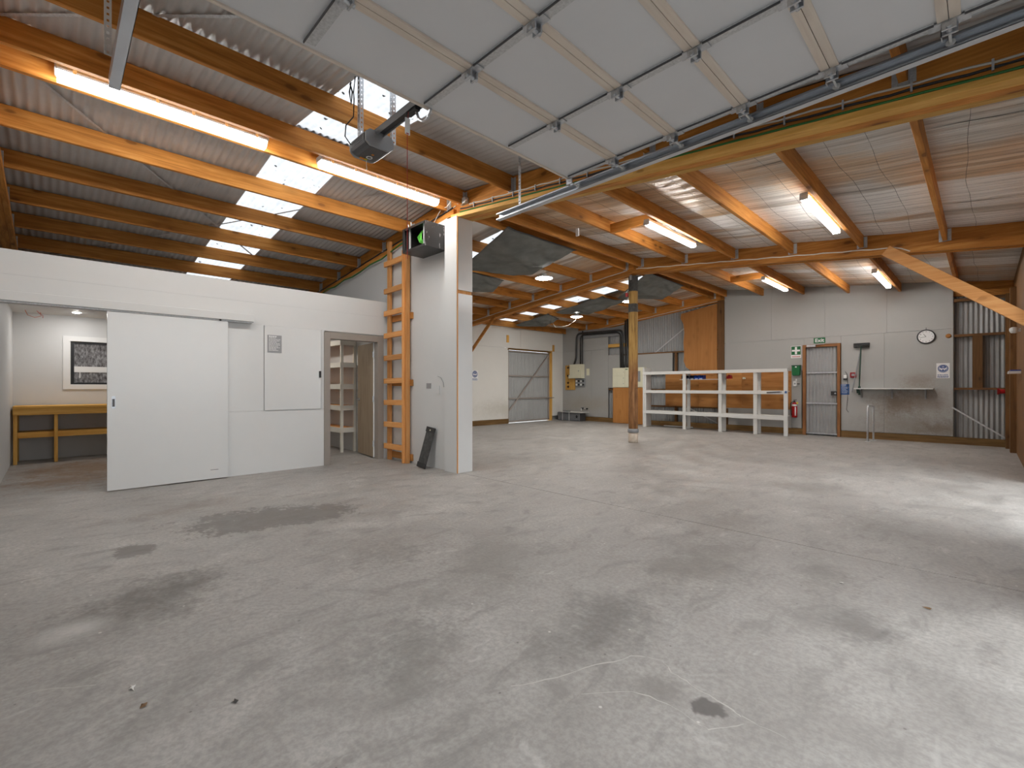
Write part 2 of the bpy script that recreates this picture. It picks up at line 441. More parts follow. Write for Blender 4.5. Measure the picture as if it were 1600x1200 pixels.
# sheets laid between the skylight strips
cuts = [-.75, SKY[0][0], SKY[0][1], SKY[1][0], SKY[1][1], SKY[2][0], SKY[2][1], 14.0]
for i in range(0, len(cuts)-1):
    a, b = cuts[i], cuts[i+1]
    if i % 2 == 1: edges.append((a, b, True)); continue
    n = max(1, int(round((b-a)/.762)))
    for k in range(n): edges.append((a+(b-a)*k/n, a+(b-a)*(k+1)/n, False))
for a, b, sk in edges:
    for xa, xb in ((XL-.3, RX), (RX, XR+.3)):
        if sk and xa == RX and a > 3: pass_sky = False
        else: pass_sky = sk
        mb = corrugated(a-.004, b+.03, xa, xb, .012 + (.004 if pass_sky else 0), seg=8 if a < 4.3 else 4)
        obj('skylight_sheet' if pass_sky else 'roof_sheet', mb, M_sky if pass_sky else M_iron, roof, smooth=True, recalc=False)
cap = MB().prism([(RX-.22, -.8, zr(RX-.22)+.03), (RX, -.8, zr(RX)+.05), (RX+.22, -.8, zr(RX+.22)+.03), (RX, -.8, zr(RX)+.06)], (0, 14.9, 0))
obj('ridge_cap', cap, M_iron, roof)
# building paper under the iron in the two far bays, sagging a little between purlins
def underlay(y0, y1, xa, xb):
    n = max(6, int((y1-y0)/.035)); nx = 26
    ph = random.uniform(0, 9)
    def fn(u, v):
        x = xa+(xb-xa)*u; y = y0+(y1-y0)*v
        near = min(abs(x-p) for p in PX)
        sag = .018*min(1, near/.4) + .006*math.sin(y*31+ph+math.sin(x*2)*1.5)*min(1, near/.2) + .004*math.sin(y*83+x*3)
        return (x, y, zr(x)-.006-abs(sag)*.9)
    return MB().grid(fn, nx, n)
for (a, b) in ((4.2, 8.9), (9.0, 13.75)):
    sk = [s for s in SKY if a < s[0] < b][0]
    for y0, y1 in ((a, sk[0]), (sk[1], b)):
        obj('underlay', underlay(y0, y1, XL-.1, RX-.35), M_under, roof, smooth=True, recalc=False)
    w_ = 1.175
    y = a
    while y < b - .05:
        obj('underlay', underlay(y, min(y+w_, b), RX+.02, XR+.1), M_under, roof, smooth=True, recalc=False); y += w_
    obj('underlay', underlay(a, b, RX-.35, RX+.02), M_under, roof, smooth=True, recalc=False)
# netting wires that hold the paper
for a, b in ((4.2, 8.9), (9.0, 13.6)):
    for i in range(16):
        x = -.1 - i*.31
        if min(abs(x-p) for p in PX) < .05: continue
        pts = [(x + .025*math.sin(y*1.6+i) + .008*math.sin(y*5.3+2*i), y, zr(x)-.034-.008*math.sin(y*3+i)) for y in [a+(b-a)*k/18 for k in range(19)]]
        obj('netting_wire', MB().tube(pts, .0015, 4), M_bcable, roof)
for a, b in ((4.25, 8.85), (9.05, 13.55)):
    mb = MB(); y = a
    while y < b:
        pts = []
        for k in range(13):
            x = RX+.1+(XR-RX-.1)*k/12; pts.append((x, y+.010*math.sin(x*3+y*7), zr(x)-.031-.004*math.sin(x*5+y)))
        mb.tube(pts, .0008, 3, False); y += random.uniform(.05, .16)
    obj('netting', mb, M_bcable, roof)['kind'] = 'stuff'
# rafters of the four frames
def rafter(yc, sgn, th=.09, dep=.32):
    if abs(yc-4.15) < .01 and sgn > 0: dep = .385
    xe = XR+.1 if sgn > 0 else XL-.1
    mb = MB().prism([(RX, yc-th/2, zr(RX)), (xe, yc-th/2, zr(xe)), (xe, yc-th/2, zr(xe)-dep), (RX, yc-th/2, zr(RX)-dep)], (0, th, 0))
    return obj('rafter', mb, wood_x, roof, bevel=.004)
def ledger(yc0, yc1, sgn, z0, z1, m, name='rafter_ledger', xs=None):
    xe = (XR+.05 if sgn > 0 else XL) if xs is None else xs
    mb = MB().prism([(RX+.001*sgn, yc0, zr(RX)+z1), (xe, yc0, zr(xe)+z1), (xe, yc0, zr(xe)+z0), (RX+.001*sgn, yc0, zr(RX)+z0)], (0, yc1-yc0, 0))
    return obj(name, mb, m, roof, bevel=.003)
for i, y in enumerate(FY):
    for sg in (1, -1):
        rafter(y, sg)
        if i == 1:
            if sg > 0: ledger(y-.15, y-.046, sg, -.385, -.335, yel_x); ledger(y+.046, y+.12, sg, -.385, -.335, yel_x)
            else: ledger(y-.10, y-.046, sg, -.32, -.235, wood_x)
        elif i in (0, 2):
            ledger(y-.10, y-.046, sg, -.33, -.245, wood_x)
            ledger(y+.046, y+.10, sg, -.33, -.245, wood_x)
# purlins hung between the rafters
def purlin(x, a, b, m):
    z1 = zr(x)-.002
    return obj('purlin', B(x-.024, x+.024, a, b, z1-.195, z1), m, roof, bevel=.003)
hg = MB(); hg.box(-.031, .031, -.05, 0, -.003, 0).box(-.031, -.027, -.05, 0, 0, .16).box(.027, .031, -.05, 0, 0, .16)
hg.box(-.065, -.027, -.004, 0, 0, .17).box(.027, .065, -.004, 0, 0, .17)
hmesh = mesh_of(hg, 'joist_hanger', M_galv2)
for bi in range(3):
    a, b = FY[bi]+.046, FY[bi+1]-.046
    for x in PX:
        purlin(x, a, b, wood_y)
        for yy, rz in ((a, PI), (b, 0)):
            h = link('joist_hanger', hmesh, roof, (x, yy, zr(x)-.197)); h.rotation_euler = (0, 0, rz)
# solid blocking
obj('blocking', B(-4.135, -3.235, 6.25, 6.30, zr(-3.7)-.17, zr(-3.7)-.03), wood_x, roof)
obj('blocking', B(-4.135, -3.235, 11.2, 11.25, zr(-3.7)-.17, zr(-3.7)-.03), wood_x, roof)
# flat steel cross straps under the iron of the near bay
def strap(x0, y0, x1, y1):
    n = 10; mb = MB()
    for i in range(n):
        f = lambda k: Vector((x0+(x1-x0)*k/n, y0+(y1-y0)*k/n, zr(x0+(x1-x0)*k/n)-.008))
        mb.beam(f(i), f(i+1), .028, .002)
    obj('brace_strap', mb, M_galv2, roof)
strap(-5.5, -.35, -10.9, 3.9); strap(-10.9, -.1, -5.5, 3.55)
strap(-5.1, -.3, -.1, 3.9); strap(-9.6, 9.1, -5.5, 13.4); strap(-.2, 9.2, -5.1, 13.3)

# ------------------------------------------------------------------ walls
# left eave wall
wl = obj('wall_left', B(XL-.16, XL-.10, -.75, 10.65, 0, .12), skirt_y)
struct(wl, 'left eave wall lined with aged cream boards', 'wall')
def vcorr_x(x0, x1, y, z0, z1, name, parent, m=M_ironw, amp=.0135, sw=.762, pitch=PITCH, flip=1):
    n = max(1, int(round((x1-x0)/sw)))
    for i in range(n):
        a = x0+(x1-x0)*i/n; b = x0+(x1-x0)*(i+1)/n; k = max(4, int((b-a)/pitch*6)); mb = MB()
        for j in range(k+1):
            x = a+(b-a)*j/k; yy = y+amp*math.sin(2*PI*x/pitch)
            t1 = z1(x) if callable(z1) else z1
            mb.v += [(x, yy, z0), (x, yy, t1)]
            if j: mb.f.append((2*j-2, 2*j, 2*j+1, 2*j-1))
        obj(name, mb, m, parent, smooth=True, recalc=False)
def vcorr_y(y0, y1, x, z0, z1, name, parent, m=M_ironw, amp=.0135, sw=.762, pitch=PITCH):
    n = max(1, int(round((y1-y0)/sw)))
    for i in range(n):
        a = y0+(y1-y0)*i/n; b = y0+(y1-y0)*(i+1)/n; k = max(4, int((b-a)/pitch*6)); mb = MB()
        for j in range(k+1):
            y = a+(b-a)*j/k; xx = x+amp*math.sin(2*PI*y/pitch)
            mb.v += [(xx, y, z0), (xx, y, z1)]
            if j: mb.f.append((2*j-2, 2*j, 2*j+1, 2*j-1))
        obj(name, mb, m, parent, smooth=True, recalc=False)
WIN = (.20, 1.30, 1.25, 1.99)   # window opening y0 y1 z0 z1
vcorr_y(-.75, WIN[0], XL-.17, 0, 3.4, 'wall_sheet', wl); vcorr_y(WIN[1], 10.68, XL-.17, 0, 3.4, 'wall_sheet', wl)
vcorr_y(WIN[0], WIN[1], XL-.17, 0, WIN[2], 'wall_sheet', wl); vcorr_y(WIN[0], WIN[1], XL-.17, WIN[3], 3.4, 'wall_sheet', wl)
vcorr_y(12.95, 13.75, XL-.17, 0, 3.4, 'wall_sheet', wl)
zt = zr(XL)-.01
for (a, b, z0, z1) in ((4.26, 6.6, .16, 2.50), (6.6, 9.0, .16, 2.50), (9.0, 10.71, .16, 2.50), (4.26, 6.6, 2.505, zt), (6.6, 9.0, 2.505, zt), (9.0, 11.3, 2.505, zt), (11.3, 13.56, 2.505, zt), (12.93, 13.56, .16, 2.50)):
    obj('panel', B(XL-.018, XL, a+.002, b-.002, z0, z1), M_leftw, wl)
obj('lintel', B(XL-.1, XL-.02, 10.71, 12.93, 2.45, 2.52), skirt_y, wl)
struct(obj('baseboard_left', B(XL-.02, XL+.03, 4.26, 10.70, 0, .155), skirt_y), 'low brown timber skirting along the left wall', 'skirting')
struct(obj('trim_1', B(XL-.03, XL+.02, 10.63, 10.73, 2.68, 2.92), yel_z), 'left short yellow timber block above the corrugated door', 'timber block')
struct(obj('trim_2', B(XL-.03, XL+.02, 12.95, 13.05, 2.50, 2.74), yel_z), 'right short yellow timber block above the corrugated door', 'timber block')
# corrugated sliding door in the left wall
d2 = empty_struct('door_2', 'tall corrugated iron door with diagonal brace in the far left wall', 'door', (XL-.06, 11.8, 0))
vcorr_y(10.72, 12.78, XL-.06, .02, 2.44, 'door_sheet', d2, M_ironw, sw=.7)
for z in (.06, .82, 1.58, 2.40): obj('door_rail', B(XL-.05, XL-.01, 10.72, 12.78, z-.022, z+.022), M_taupe, d2)
obj('door_stile', B(XL-.05, XL-.01, 12.74, 12.80, .02, 2.44), M_taupe, d2); obj('door_stile', B(XL-.05, XL-.01, 10.71, 10.75, .02, 2.44), M_taupe, d2)
obj('door_brace', MB().beam((XL-.015, 10.76, .42), (XL-.015, 12.74, 2.34), .03, .05), M_taupe, d2)
obj('bolt', MB().cyl((XL+.02, 12.62, .82), (XL+.02, 13.02, .82), .014, 8), M_taupe, d2)
obj('top_track', B(XL-.02, XL+.03, 10.68, 12.85, 2.44, 2.475), skirt_y, d2)
obj('door_post', B(XL-.12, XL+.012, 12.82, 12.93, 0, 2.52), yel_z, d2)

# back wall
wb = obj('wall_back', B(XL-.1, -3.21, YB+.01, YB+.10, 0, .14).box(-2.44, XR+.1, YB+.01, YB+.10, 0, .14), skirt_m)
struct(wb, 'back gable wall of corrugated iron partly lined with white boards', 'wall')
vcorr_x(XL-.16, XR+.2, YB+.15, 0, lambda x: zr(x)+.02, 'wall_sheet', wb)
def bp(x0, x1, z0, z1, m=None, name='panel', th=.018, top=None):
    m = m or M_backw
    if top is None: mb = B(x0+.0015, x1-.0015, YB, YB+th, z0, z1)
    else:
        P = [(x0+.0015, YB, z0), (x1-.0015, YB, z0), (x1-.0015, YB, top(x1))]
        if x0 < RX < x1: P.append((RX, YB, top(RX)))
        P.append((x0+.0015, YB, top(x0))); mb = MB().prism(P, (0, th, 0))
    return obj(name, mb, m, wb)
TP = lambda x: zr(x)-.004
for a, b in ((-5.16,-3.95),(-3.95,-2.75),(-2.75,-1.55),(-1.55,-.45)): bp(a, b, 2.445, 0, top=TP)
bp(-5.16, -3.20, 1.62, 2.44); bp(-3.48, -3.25, .16, 1.615); bp(-3.20, -2.42, 2.27, 2.44)
bp(-2.42, -1.60, .16, 2.44); bp(-1.60, -.45, .16, 2.44)
bp(-5.10, -3.48, .14, .62)
# the plywood behind the shelves
bp(-6.95, -5.9, .62, 1.62, ply_x, 'plywood_panel'); bp(-5.9, -4.7, .62, 1.62, ply_x, 'plywood_panel'); bp(-4.7, -3.48, .62, 1.62, ply_x, 'plywood_panel')
# torn plywood sheet
tp = [(-5.36, 1.55), (-5.36, 3.60), (-6.43, 3.42), (-6.45, 3.28), (-6.36, 3.10), (-6.33, 2.85), (-6.36, 2.55), (-6.34, 2.2), (-6.35, 1.98), (-6.28, 1.80), (-6.05, 1.64), (-5.95, 1.55)]
obj('plywood_panel', MB().prism([(x, YB-.02, z) for x, z in tp], (0, .018, 0)), ply_m, wb)
# left-hand lining
bp(-11.05, -10.33, 2.505, 0, top=TP); bp(-11.05, -9.75, .16, 2.50); bp(-9.75, -9.05, .16, 2.50); bp(-10.33, -9.05, 2.505, 2.93)
bp(-9.05, -8.45, 1.55, 2.30); bp(-9.05, -8.76, 1.18, 1.545); bp(-8.45, -6.72, 1.60, 2.26)
obj('girt', B(-9.1, -5.2, YB+.02, YB+.11, 2.26, 2.305), shaded_x, wb); obj('girt', B(-11, -5.2, YB+.02, YB+.11, 1.10, 1.15), shaded_x, wb)
obj('girt', B(-9.05, -8.4, YB+.0, YB+.10, 2.56, 2.67), yel_x, wb)
obj('girt', B(-8.4, -5.2, YB+.02, YB+.11, .58, .63), shaded_x, wb)
obj('stud', B(-6.66, -6.60, YB+.02, YB+.11, .1, 2.26), shaded_z, wb); obj('stud', B(-5.12, -5.06, YB-.01, YB+.1, 0, .6), shaded_z, wb)
obj('ridge_post', B(-5.345, -5.165, YB-.03, YB+.1, 0, zr(RX)-.30), shaded_z, wb)
obj('brace_strap', MB().beam((-7.35, YB+.10, 2.3), (-6.35, YB+.10, 3.02), .004, .03), M_galv2, wb)
obj('brace_strap', MB().beam((-6.3, YB+.10, .6), (-5.4, YB+.10, .16), .004, .03), M_galv2, wb)
# unlined strip on the right of the back wall
obj('girt', B(-.44, .40, YB+.0, YB+.10, 2.26, 2.31), shaded_x, wb); obj('girt', B(-.44, .40, YB+.0, YB+.10, 1.145, 1.19), shaded_x, wb)
obj('girt', B(-.44, .40, YB+.0, YB+.10, 3.00, 3.06), shaded_x, wb)
obj('stud', B(-.165, -.015, YB+.01, YB+.09, 1.19, 2.26), shaded_z, wb)
obj('brace_strap', MB().beam((-.47, YB-.006, .775), (.40, YB-.006, .11), .004, .028), M_galv2, wb)
struct(obj('baseboard_back', B(-2.42, .42, YB-.03, YB+.01, 0, .15), skirt_m), 'brown timber skirting right of the exit door', 'skirting')
struct(obj('trim_3', B(-10.95, -8.76, YB-.03, YB+.01, 0, .15), skirt_m), 'brown timber skirting in the far left corner', 'skirting')
struct(obj('trim_4', B(-7.1, -3.22, YB-.03, YB+.01, 0, .15), skirt_m), 'brown timber skirting behind the white shelves', 'skirting')
# exit door
d3 = empty_struct('door_3', 'corrugated iron exit door in an orange timber frame', 'door', (-2.83, YB, 0))
obj('door_frame', B(-3.22, -3.15, YB-.05, YB+.09, 0, 2.265), brown_z, d3); obj('door_frame', B(-2.49, -2.43, YB-.05, YB+.09, 0, 2.265), brown_z, d3)
obj('door_frame', B(-3.15, -2.49, YB-.05, YB+.09, 2.20, 2.265), brown_x, d3)
vcorr_x(-3.145, -2.495, YB+.02, .03, 2.19, 'door_sheet', d3, M_ironw, sw=2)
for z in (.05, .80, 1.56): obj('door_rail', B(-3.145, -2.495, YB-.012, YB+.01, z-.017, z+.017), M_galv, d3)
lk = obj('lock', B(-2.62, -2.50, YB-.04, YB-.01, 1.0, 1.10), M_black, d3); obj('keyhole', MB().cyl((-2.53, YB-.045, 1.05), (-2.53, YB-.03, 1.05), .018, 12), M_galv, lk)
cl = obj('door_closer', B(-3.12, -2.93, YB-.11, YB-.052, 2.205, 2.255), M_galv, d3); obj('closer_arm', MB().beam((-2.95, YB-.09, 2.262), (-2.75, YB-.055, 2.262), .02, .006), M_galv, cl)

# right eave wall with two wide openings
wr = obj('wall_right', B(XR, XR+.12, -.75, .20, 0, zr(XR)-.005), M_white); struct(wr, 'right eave wall with two wide doorways', 'wall')
obj('wall_section', B(XR, XR+.12, 3.68, 5.6, 0, zr(XR)-.005), M_ironw, wr); obj('wall_section', B(XR, XR+.12, 8.6, 13.7, 0, zr(XR)-.005), shaded_z, wr)
obj('lintel', B(XR, XR+.12, .20, 3.68, 3.02, zr(XR)-.005), wood_y, wr); obj('lintel', B(XR, XR+.12, 5.6, 8.6, 2.9, zr(XR)-.005), wood_y, wr)
obj('corner_post', B(.30, .419, 13.22, 13.50, 0, zr(.4)-.33), shaded_z, wr); obj('jamb_post', B(.34, .419, 12.45, 12.75, 0, zr(.4)-.33), shaded_z, wr)
obj('frame_column', B(.375, .419, 8.90, 9.05, 0, zr(.4)-.33), wood_z, wr)
obj('frame_column', B(.29, .418, 4.08, 4.22, 0, zr(.4)-.37), wood_z, wr)
# near gable wall
wf = struct(obj('wall_front', MB().prism([(XL-.1, -.75, 0), (XR, -.75, 0), (XR, -.75, zr(XR)), (RX, -.75, zr(RX)), (XL-.1, -.75, zr(XL))], (0, .06, 0)), M_white), 'white lined gable wall beside the camera', 'wall')
# partition on frame line one
YP = 4.03
PT = lambda x: zr(x)-.325
wp = struct(obj('wall_partition', MB().prism([(XL, YP, 0), (-5.42, YP, 0), (-5.42, YP, PT(-5.42)), (XL, YP, PT(XL))], (0, .21, 0)), M_white), 'white partition wall behind the timber ladder', 'wall')
obj('patch', B(-5.94, -5.82, YP-.004, YP, 1.18, 1.26), M_greyn, wp)
# white boxed ridge post at the end of the partition
pst = thing('boxed_post', 'white boxed post at the end of the partition wall', 'post', (-5.27, 4.13, 0))
obj('front_board', B(-5.42, -5.145, 3.985, 4.003, 0, 3.59), M_white, pst); obj('end_board', B(-5.150, -5.132, 4.0035, 4.26, 0, 2.51), M_gloss, pst)
obj('end_board', B(-5.150, -5.132, 4.0035, 4.26, 2.56, 3.575), M_gloss, pst)
obj('core_post', B(-5.41, -5.152, 4.005, 4.255, 0, 3.565), pine_z, pst)
obj('edge_strip', B(-5.144, -5.1315, 3.99, 4.0034, 0, 3.58), pine_z, pst)
# office: front wall
XF = -7.10
wo = struct(obj('wall_office', B(XF-.10, XF-.012, -.75, 4.03, 2.10, 2.62), M_white), 'low white front wall of the office and storeroom', 'wall')
obj('panel', B(XF-.012, XF, -.48, 4.03, 2.3755, 2.635), M_white, wo)
obj('panel', B(XF-.012, XF, -.48, 4.03, 2.0705, 2.3745), M_white, wo)
obj('wall_core', B(XF-.10, XF-.012, 1.0, 2.94, 0, 2.10), M_white, wo); obj('wall_core', B(XF-.10, XF-.012, 3.96, 4.03, 0, 2.10), M_white, wo)
obj('panel', B(XF-.012, XF-.004, 3.955, 4.03, 0, 2.06), M_white, wo)
obj('panel', B(XF-.012, XF, 1.3, 2.097, .872, 2.07), M_gloss, wo)
obj('panel', B(XF-.012, XF, 1.3, 2.95, 0.0, .868), M_gloss, wo)
obj('panel', B(XF-.012, XF, 2.905, 2.95, .872, 2.07), M_white, wo)
obj('ceiling_lining', B(XL-.02, XF-.1, -.48, 4.03, 2.42, 2.45), M_white, wo)
ws = struct(obj('wall_office_side', B(XL, XF-.02, -.56, -.48, 0, 2.42), M_white), 'white side wall inside the office opening', 'wall')
wq = struct(obj('wall_office_back', B(XL-.02, XL+.02, -.48, WIN[0], 0, 2.42), M_white), 'white back wall of the office holding the window', 'wall')
for a, b, z0, z1 in ((WIN[1], 4.03, 0, 2.42), (WIN[0], WIN[1], 0, WIN[2]), (WIN[0], WIN[1], WIN[3], 2.42)): obj('wall_section', B(XL-.02, XL+.02, a, b, z0, z1), M_white, wq)
struct(obj('wall_store_side', B(XL, XF-.1, 1.95, 2.03, 0, 2.42), M_white), 'white wall between office and storeroom', 'wall')
# office window
w1 = empty_struct('window_1', 'black framed window with frosted pane in white trim', 'window', (XL+.02, .75, 1.2))
for a in ((.105, .195, 1.165, 2.08), (1.305, 1.395, 1.165, 2.08), (.195, 1.305, 1.165, 1.245), (.195, 1.305, 1.995, 2.08)): obj('architrave', B(XL+.021, XL+.04, a[0], a[1], a[2], a[3]), M_whitep, w1)
for a in ((.20, .245, 1.25, 1.99), (1.255, 1.30, 1.25, 1.99), (.245, 1.255, 1.25, 1.28), (.245, 1.255, 1.955, 1.99)): obj('frame', B(XL-.03, XL+.01, a[0], a[1], a[2], a[3]), M_black, w1)
obj('pane', B(XL-.012, XL-.006, .245, 1.255, 1.28, 1.955), M_pane, w1)
obj('transom', B(XL-.03, XL+.006, .245, 1.255, 1.46, 1.56), M_whitep, w1)
ct = obj('catch', B(XL+.006, XL+.02, .31, .325, 1.36, 1.50), M_whitep, w1)
# storeroom doorway
d1 = empty_struct('door_1', 'open veneered storeroom door in a wide taupe frame', 'door', (XF, 3.45, 0))
obj('door_frame', B(XF-.11, XF+.014, 2.945, 3.04, 0, 2.05), M_taupe, d1, bevel=.003); obj('door_frame', B(XF-.11, XF+.014, 3.845, 3.95, 0, 2.05), M_taupe, d1, bevel=.003)
obj('door_frame', B(XF-.11, XF+.014, 3.04, 3.845, 1.95, 2.05), M_taupe, d1, bevel=.003)
hx, hy = XF-.12, 3.85
ex, ey = hx-.76, hy+.10
leaf = obj('door_leaf', MB().beam((hx, hy, .985), (ex, ey, .985), .038, 1.93), M_veneer, d1)
dn = Vector((ex-hx, ey-hy, 0)).normalized(); sd = Vector((dn.y, -dn.x, 0)); sd = sd if sd.y < 0 else -sd
hp = Vector((ex, ey, .98)) - dn*.07
obj('handle', MB().cyl(hp+sd*.019, hp+sd*.065, .012, 10).cyl(hp+sd*.06, hp+sd*.06-dn*.12, .009, 8).cyl(hp+sd*.018, hp+sd*.026, .027, 14), M_galv, leaf)
obj('door_edge', MB().beam((hx+.002, hy-.001, .985), (hx-.004, hy, .985), .040, 1.932), M_whitep, leaf)
for z in (.25, 1.0, 1.75): obj('hinge', MB().cyl((hx+.012, hy-.028, z-.05), (hx+.012, hy-.028, z+.05), .011, 8), M_galv, d1)

# ------------------------------------------------------------------ overhead sectional door
DZ = 3.175                       # underside of the raised door
JX = [-2.77, -2.24, -1.705, -1.185, -.665, -.13, .385]
DYS = [.42, 1.04, 1.85, 2.66, 3.43]
gd = thing('garage_door', 'grey sectional garage door raised flat under the roof', 'garage door', (-1.2, 1.93, DZ))
for i in range(6):
    obj('panel', B(JX[i]+.002, JX[i+1]-.002, .40, 3.45, DZ, DZ+.026), M_doorg, gd)
    for x0, x1 in ((JX[i]+.002, JX[i]+.047), (JX[i+1]-.047, JX[i+1]-.002)):
        if i == 0 and x0 < JX[0]+.01: x1 = JX[0]+.022
        obj('batten', B(x0, x1, .40, 3.45, DZ-.012, DZ-.0005), M_cream, gd)
    for y in DYS:
        st = obj('stile', B(JX[i]+.06, JX[i+1]-.06, y-.033, y+.033, DZ-.010, DZ-.0005), M_galv2, gd)
        obj('stile_lip', B(JX[i]+.06, JX[i+1]-.06, y-.035, y-.029, DZ-.022, DZ-.0105), M_darkg, st)
for i in range(1, 6):
    for y in DYS:
        x = JX[i]
        mb = B(x-.085, x+.085, y-.032, y+.032, DZ-.018, DZ-.0125).box(x-.03, x+.03, y+.018, y+.03, DZ-.06, DZ-.0185).box(x-.03, x+.03, y-.03, y-.018, DZ-.06, DZ-.0185)
        h = obj('hinge', mb, M_galv, gd)
        obj('hinge_pin', MB().cyl((x, y-.045, DZ-.046), (x, y+.045, DZ-.046), .012, 10), M_galv, h)
for i in range(0, 7):
    for y, s, yt in ((3.45, 1, 3.60), (.40, -1, .27)):
        x = JX[i] + (.03 if i == 0 else (-.04 if i == 6 else 0))
        br = obj('roller_bracket', B(x-.035, x+.035, min(y, y+s*.012), max(y, y+s*.012), DZ-.062, DZ+.02).box(x-.035, x-.03, min(y, y+s*.06), max(y, y+s*.06), DZ-.062, DZ-.01), M_galv, gd)
        obj('roller', MB().cyl((x, y, DZ-.04), (x, yt-s*.006, DZ-.04), .007, 8).cyl((x, yt-s*.016, DZ-.04), (x, yt+s*.004, DZ-.04), .021, 14), M_whitep, br)
obj('end_channel', B(JX[0], JX[-1], 3.452, 3.457, DZ-.012, DZ+.03), M_galv, gd)
def track(y, s, label):
    t = thing('door_track', label, 'track', (-2, y, 3.1), 'garage door tracks')
    z0, z1 = DZ-.080, DZ-.004
    ya, yb = sorted((y-s*.030, y+s*.022)); yc, yd = sorted((y+s*.022, y+s*.026))
    obj('rail', B(-3.88, .30, yc, yd, z0, z1).box(-3.88, .30, ya, yb, z0, z0+.003).box(-3.88, .30, ya, yb, z1-.003, z1).box(-3.88, .30, *sorted((y-s*.030, y-s*.027)), z0, z0+.014).box(-3.88, .30, *sorted((y-s*.030, y-s*.027)), z1-.014, z1), M_alum, t)
    pts = [(.30+.06*math.sin(a), y, 3.135-.06+.06*math.cos(a)) for a in [PI/2*k/6 for k in range(7)]]
    obj('curve', MB().tube(pts, .016, 8), M_alum, t)
    obj('upright', B(.345, .375, y-.02, y+.02, 0, 3.075), M_alum, t)
    return t
def perforated(mb, x, y, z0, z1, wd=.034, along='x'):
    n = int((z1-z0)/.036)
    dx = (wd/2, .0015) if along == 'x' else (.0015, wd/2)
    rail = .011
    if along == 'x':
        mb.box(x-wd/2, x-wd/2+rail, y-.0015, y+.0015, z0, z1); mb.box(x+wd/2-rail, x+wd/2, y-.0015, y+.0015, z0, z1)
        for k in range(n+1): zc = z0+(z1-z0)*k/n; mb.box(x-wd/2+rail, x+wd/2-rail, y-.0015, y+.0015, max(z0, zc-.011), min(z1, zc+.011))
    else:
        mb.box(x-.0015, x+.0015, y-wd/2, y-wd/2+rail, z0, z1); mb.box(x-.0015, x+.0015, y+wd/2-rail, y+wd/2, z0, z1)
        for k in range(n+1): zc = z0+(z1-z0)*k/n; mb.box(x-.0015, x+.0015, y-wd/2+rail, y+wd/2-rail, max(z0, zc-.011), min(z1, zc+.011))
    return mb
t1 = track(3.60, 1, 'silver door track running along the cabled rafter')
obj('hanger', perforated(perforated(MB(), -3.56, 3.625, DZ-.07, 3.79, along='x'), -3.577, 3.642, DZ-.07, 3.79, along='y'), M_galv, t1)
t2 = track(.27, -1, 'silver door track end above the near fluorescent light')
obj('hanger', perforated(perforated(MB(), -3.62, .225, DZ-.02, 3.79, along='y'), -3.60, .208, DZ-.02, 3.79, along='x'), M_whitep, t2)

# ------------------------------------------------------------------ door opener
op = thing('garage_door_opener', 'dark grey garage door opener hanging on perforated straps', 'door opener', (-3.6, 1.9, 3.12))
yc = 1.89
sec = [(yc-.085, 3.145), (yc+.085, 3.145), (yc+.125, 3.175), (yc+.125, 3.245), (yc+.09, 3.275), (yc-.09, 3.275), (yc-.125, 3.245), (yc-.125, 3.175)]
body = obj('body', MB().prism([(-3.72, y, z) for y, z in sec], (.25, 0, 0)), M_darkg, op, bevel=.012)
obj('end_cap', MB().prism([(-3.75, y*.97+yc*.03, z) for y, z in sec], (.030, 0, 0)), M_midg, op, bevel=.01)
obj('skirt_band', MB().prism([(-3.47, y*.98+yc*.02, z) for y, z in sec], (.02, 0, 0)), M_midg, op)
ring = MB(); ring.lathe([(.018, 0), (.018, -.004), (.026, -.004), (.026, 0)], (-3.65, yc+.01, 3.1445)); obj('light_ring', ring, M_whitep, body)
obj('logo_patch', B(-3.60, -3.58, yc+.0, yc+.02, 3.143, 3.1447), M_orange, body); obj('button', B(-3.71, -3.69, yc-.05, yc-.01, 3.139, 3.1447), M_orange, body); obj('button', B(-3.71, -3.69, yc-.008, yc+.012, 3.140, 3.1447), M_yellow, body)
for z in (3.19, 3.205, 3.22, 3.235): obj('vent_slot', B(-3.70, -3.52, yc-.1275, yc-.1245, z, z+.005), M_black, body)
obj('lead_stub', MB().tube([(-3.72, yc+.02, 3.145), (-3.74, yc+.03, 3.11), (-3.73, yc+.03, 3.08), (-3.71, yc+.01, 3.06)], .003, 6), M_wcable, op)
obj('rail', B(-3.5, .25, yc-.032, yc-.027, 3.245, 3.295).box(-3.5, .25, yc+.027, yc+.032, 3.245, 3.295).box(-3.5, .25, yc-.032, yc+.032, 3.292, 3.297), M_midg, op)
obj('drive_belt', B(-3.42, .2, yc-.02, yc+.02, 3.255, 3.27), M_black, op)
for (x, y) in ((-3.60, yc-.11), (-3.50, yc+.13)):
    obj('hanging_strap', perforated(perforated(MB(), x, y, 3.24, 3.775, along='x'), x+.016, y+.017, 3.24, 3.775, along='y'), M_galv, op)
obj('power_lead', MB().tube([(-3.62, yc-.13, 3.75), (-3.63, yc-.14, 3.62), (-3.60, yc-.15, 3.55), (-3.63, yc-.14, 3.42), (-3.64, yc-.20, 3.33), (-3.68, yc-.19, 3.26), (-3.70, yc-.13, 3.22)], .005, 6), M_bcable, op)
obj('lead_bundle', MB().tube([(-3.61, yc-.172, 3.68), (-3.62, yc-.18, 3.6), (-3.61, yc-.17, 3.5), (-3.60, yc-.165, 3.6), (-3.62, yc-.175, 3.67)], .006, 6), M_bcable, op)
obj('trolley', B(-3.02, -2.90, yc-.02, yc+.02, 3.225, 3.265), M_black, op)
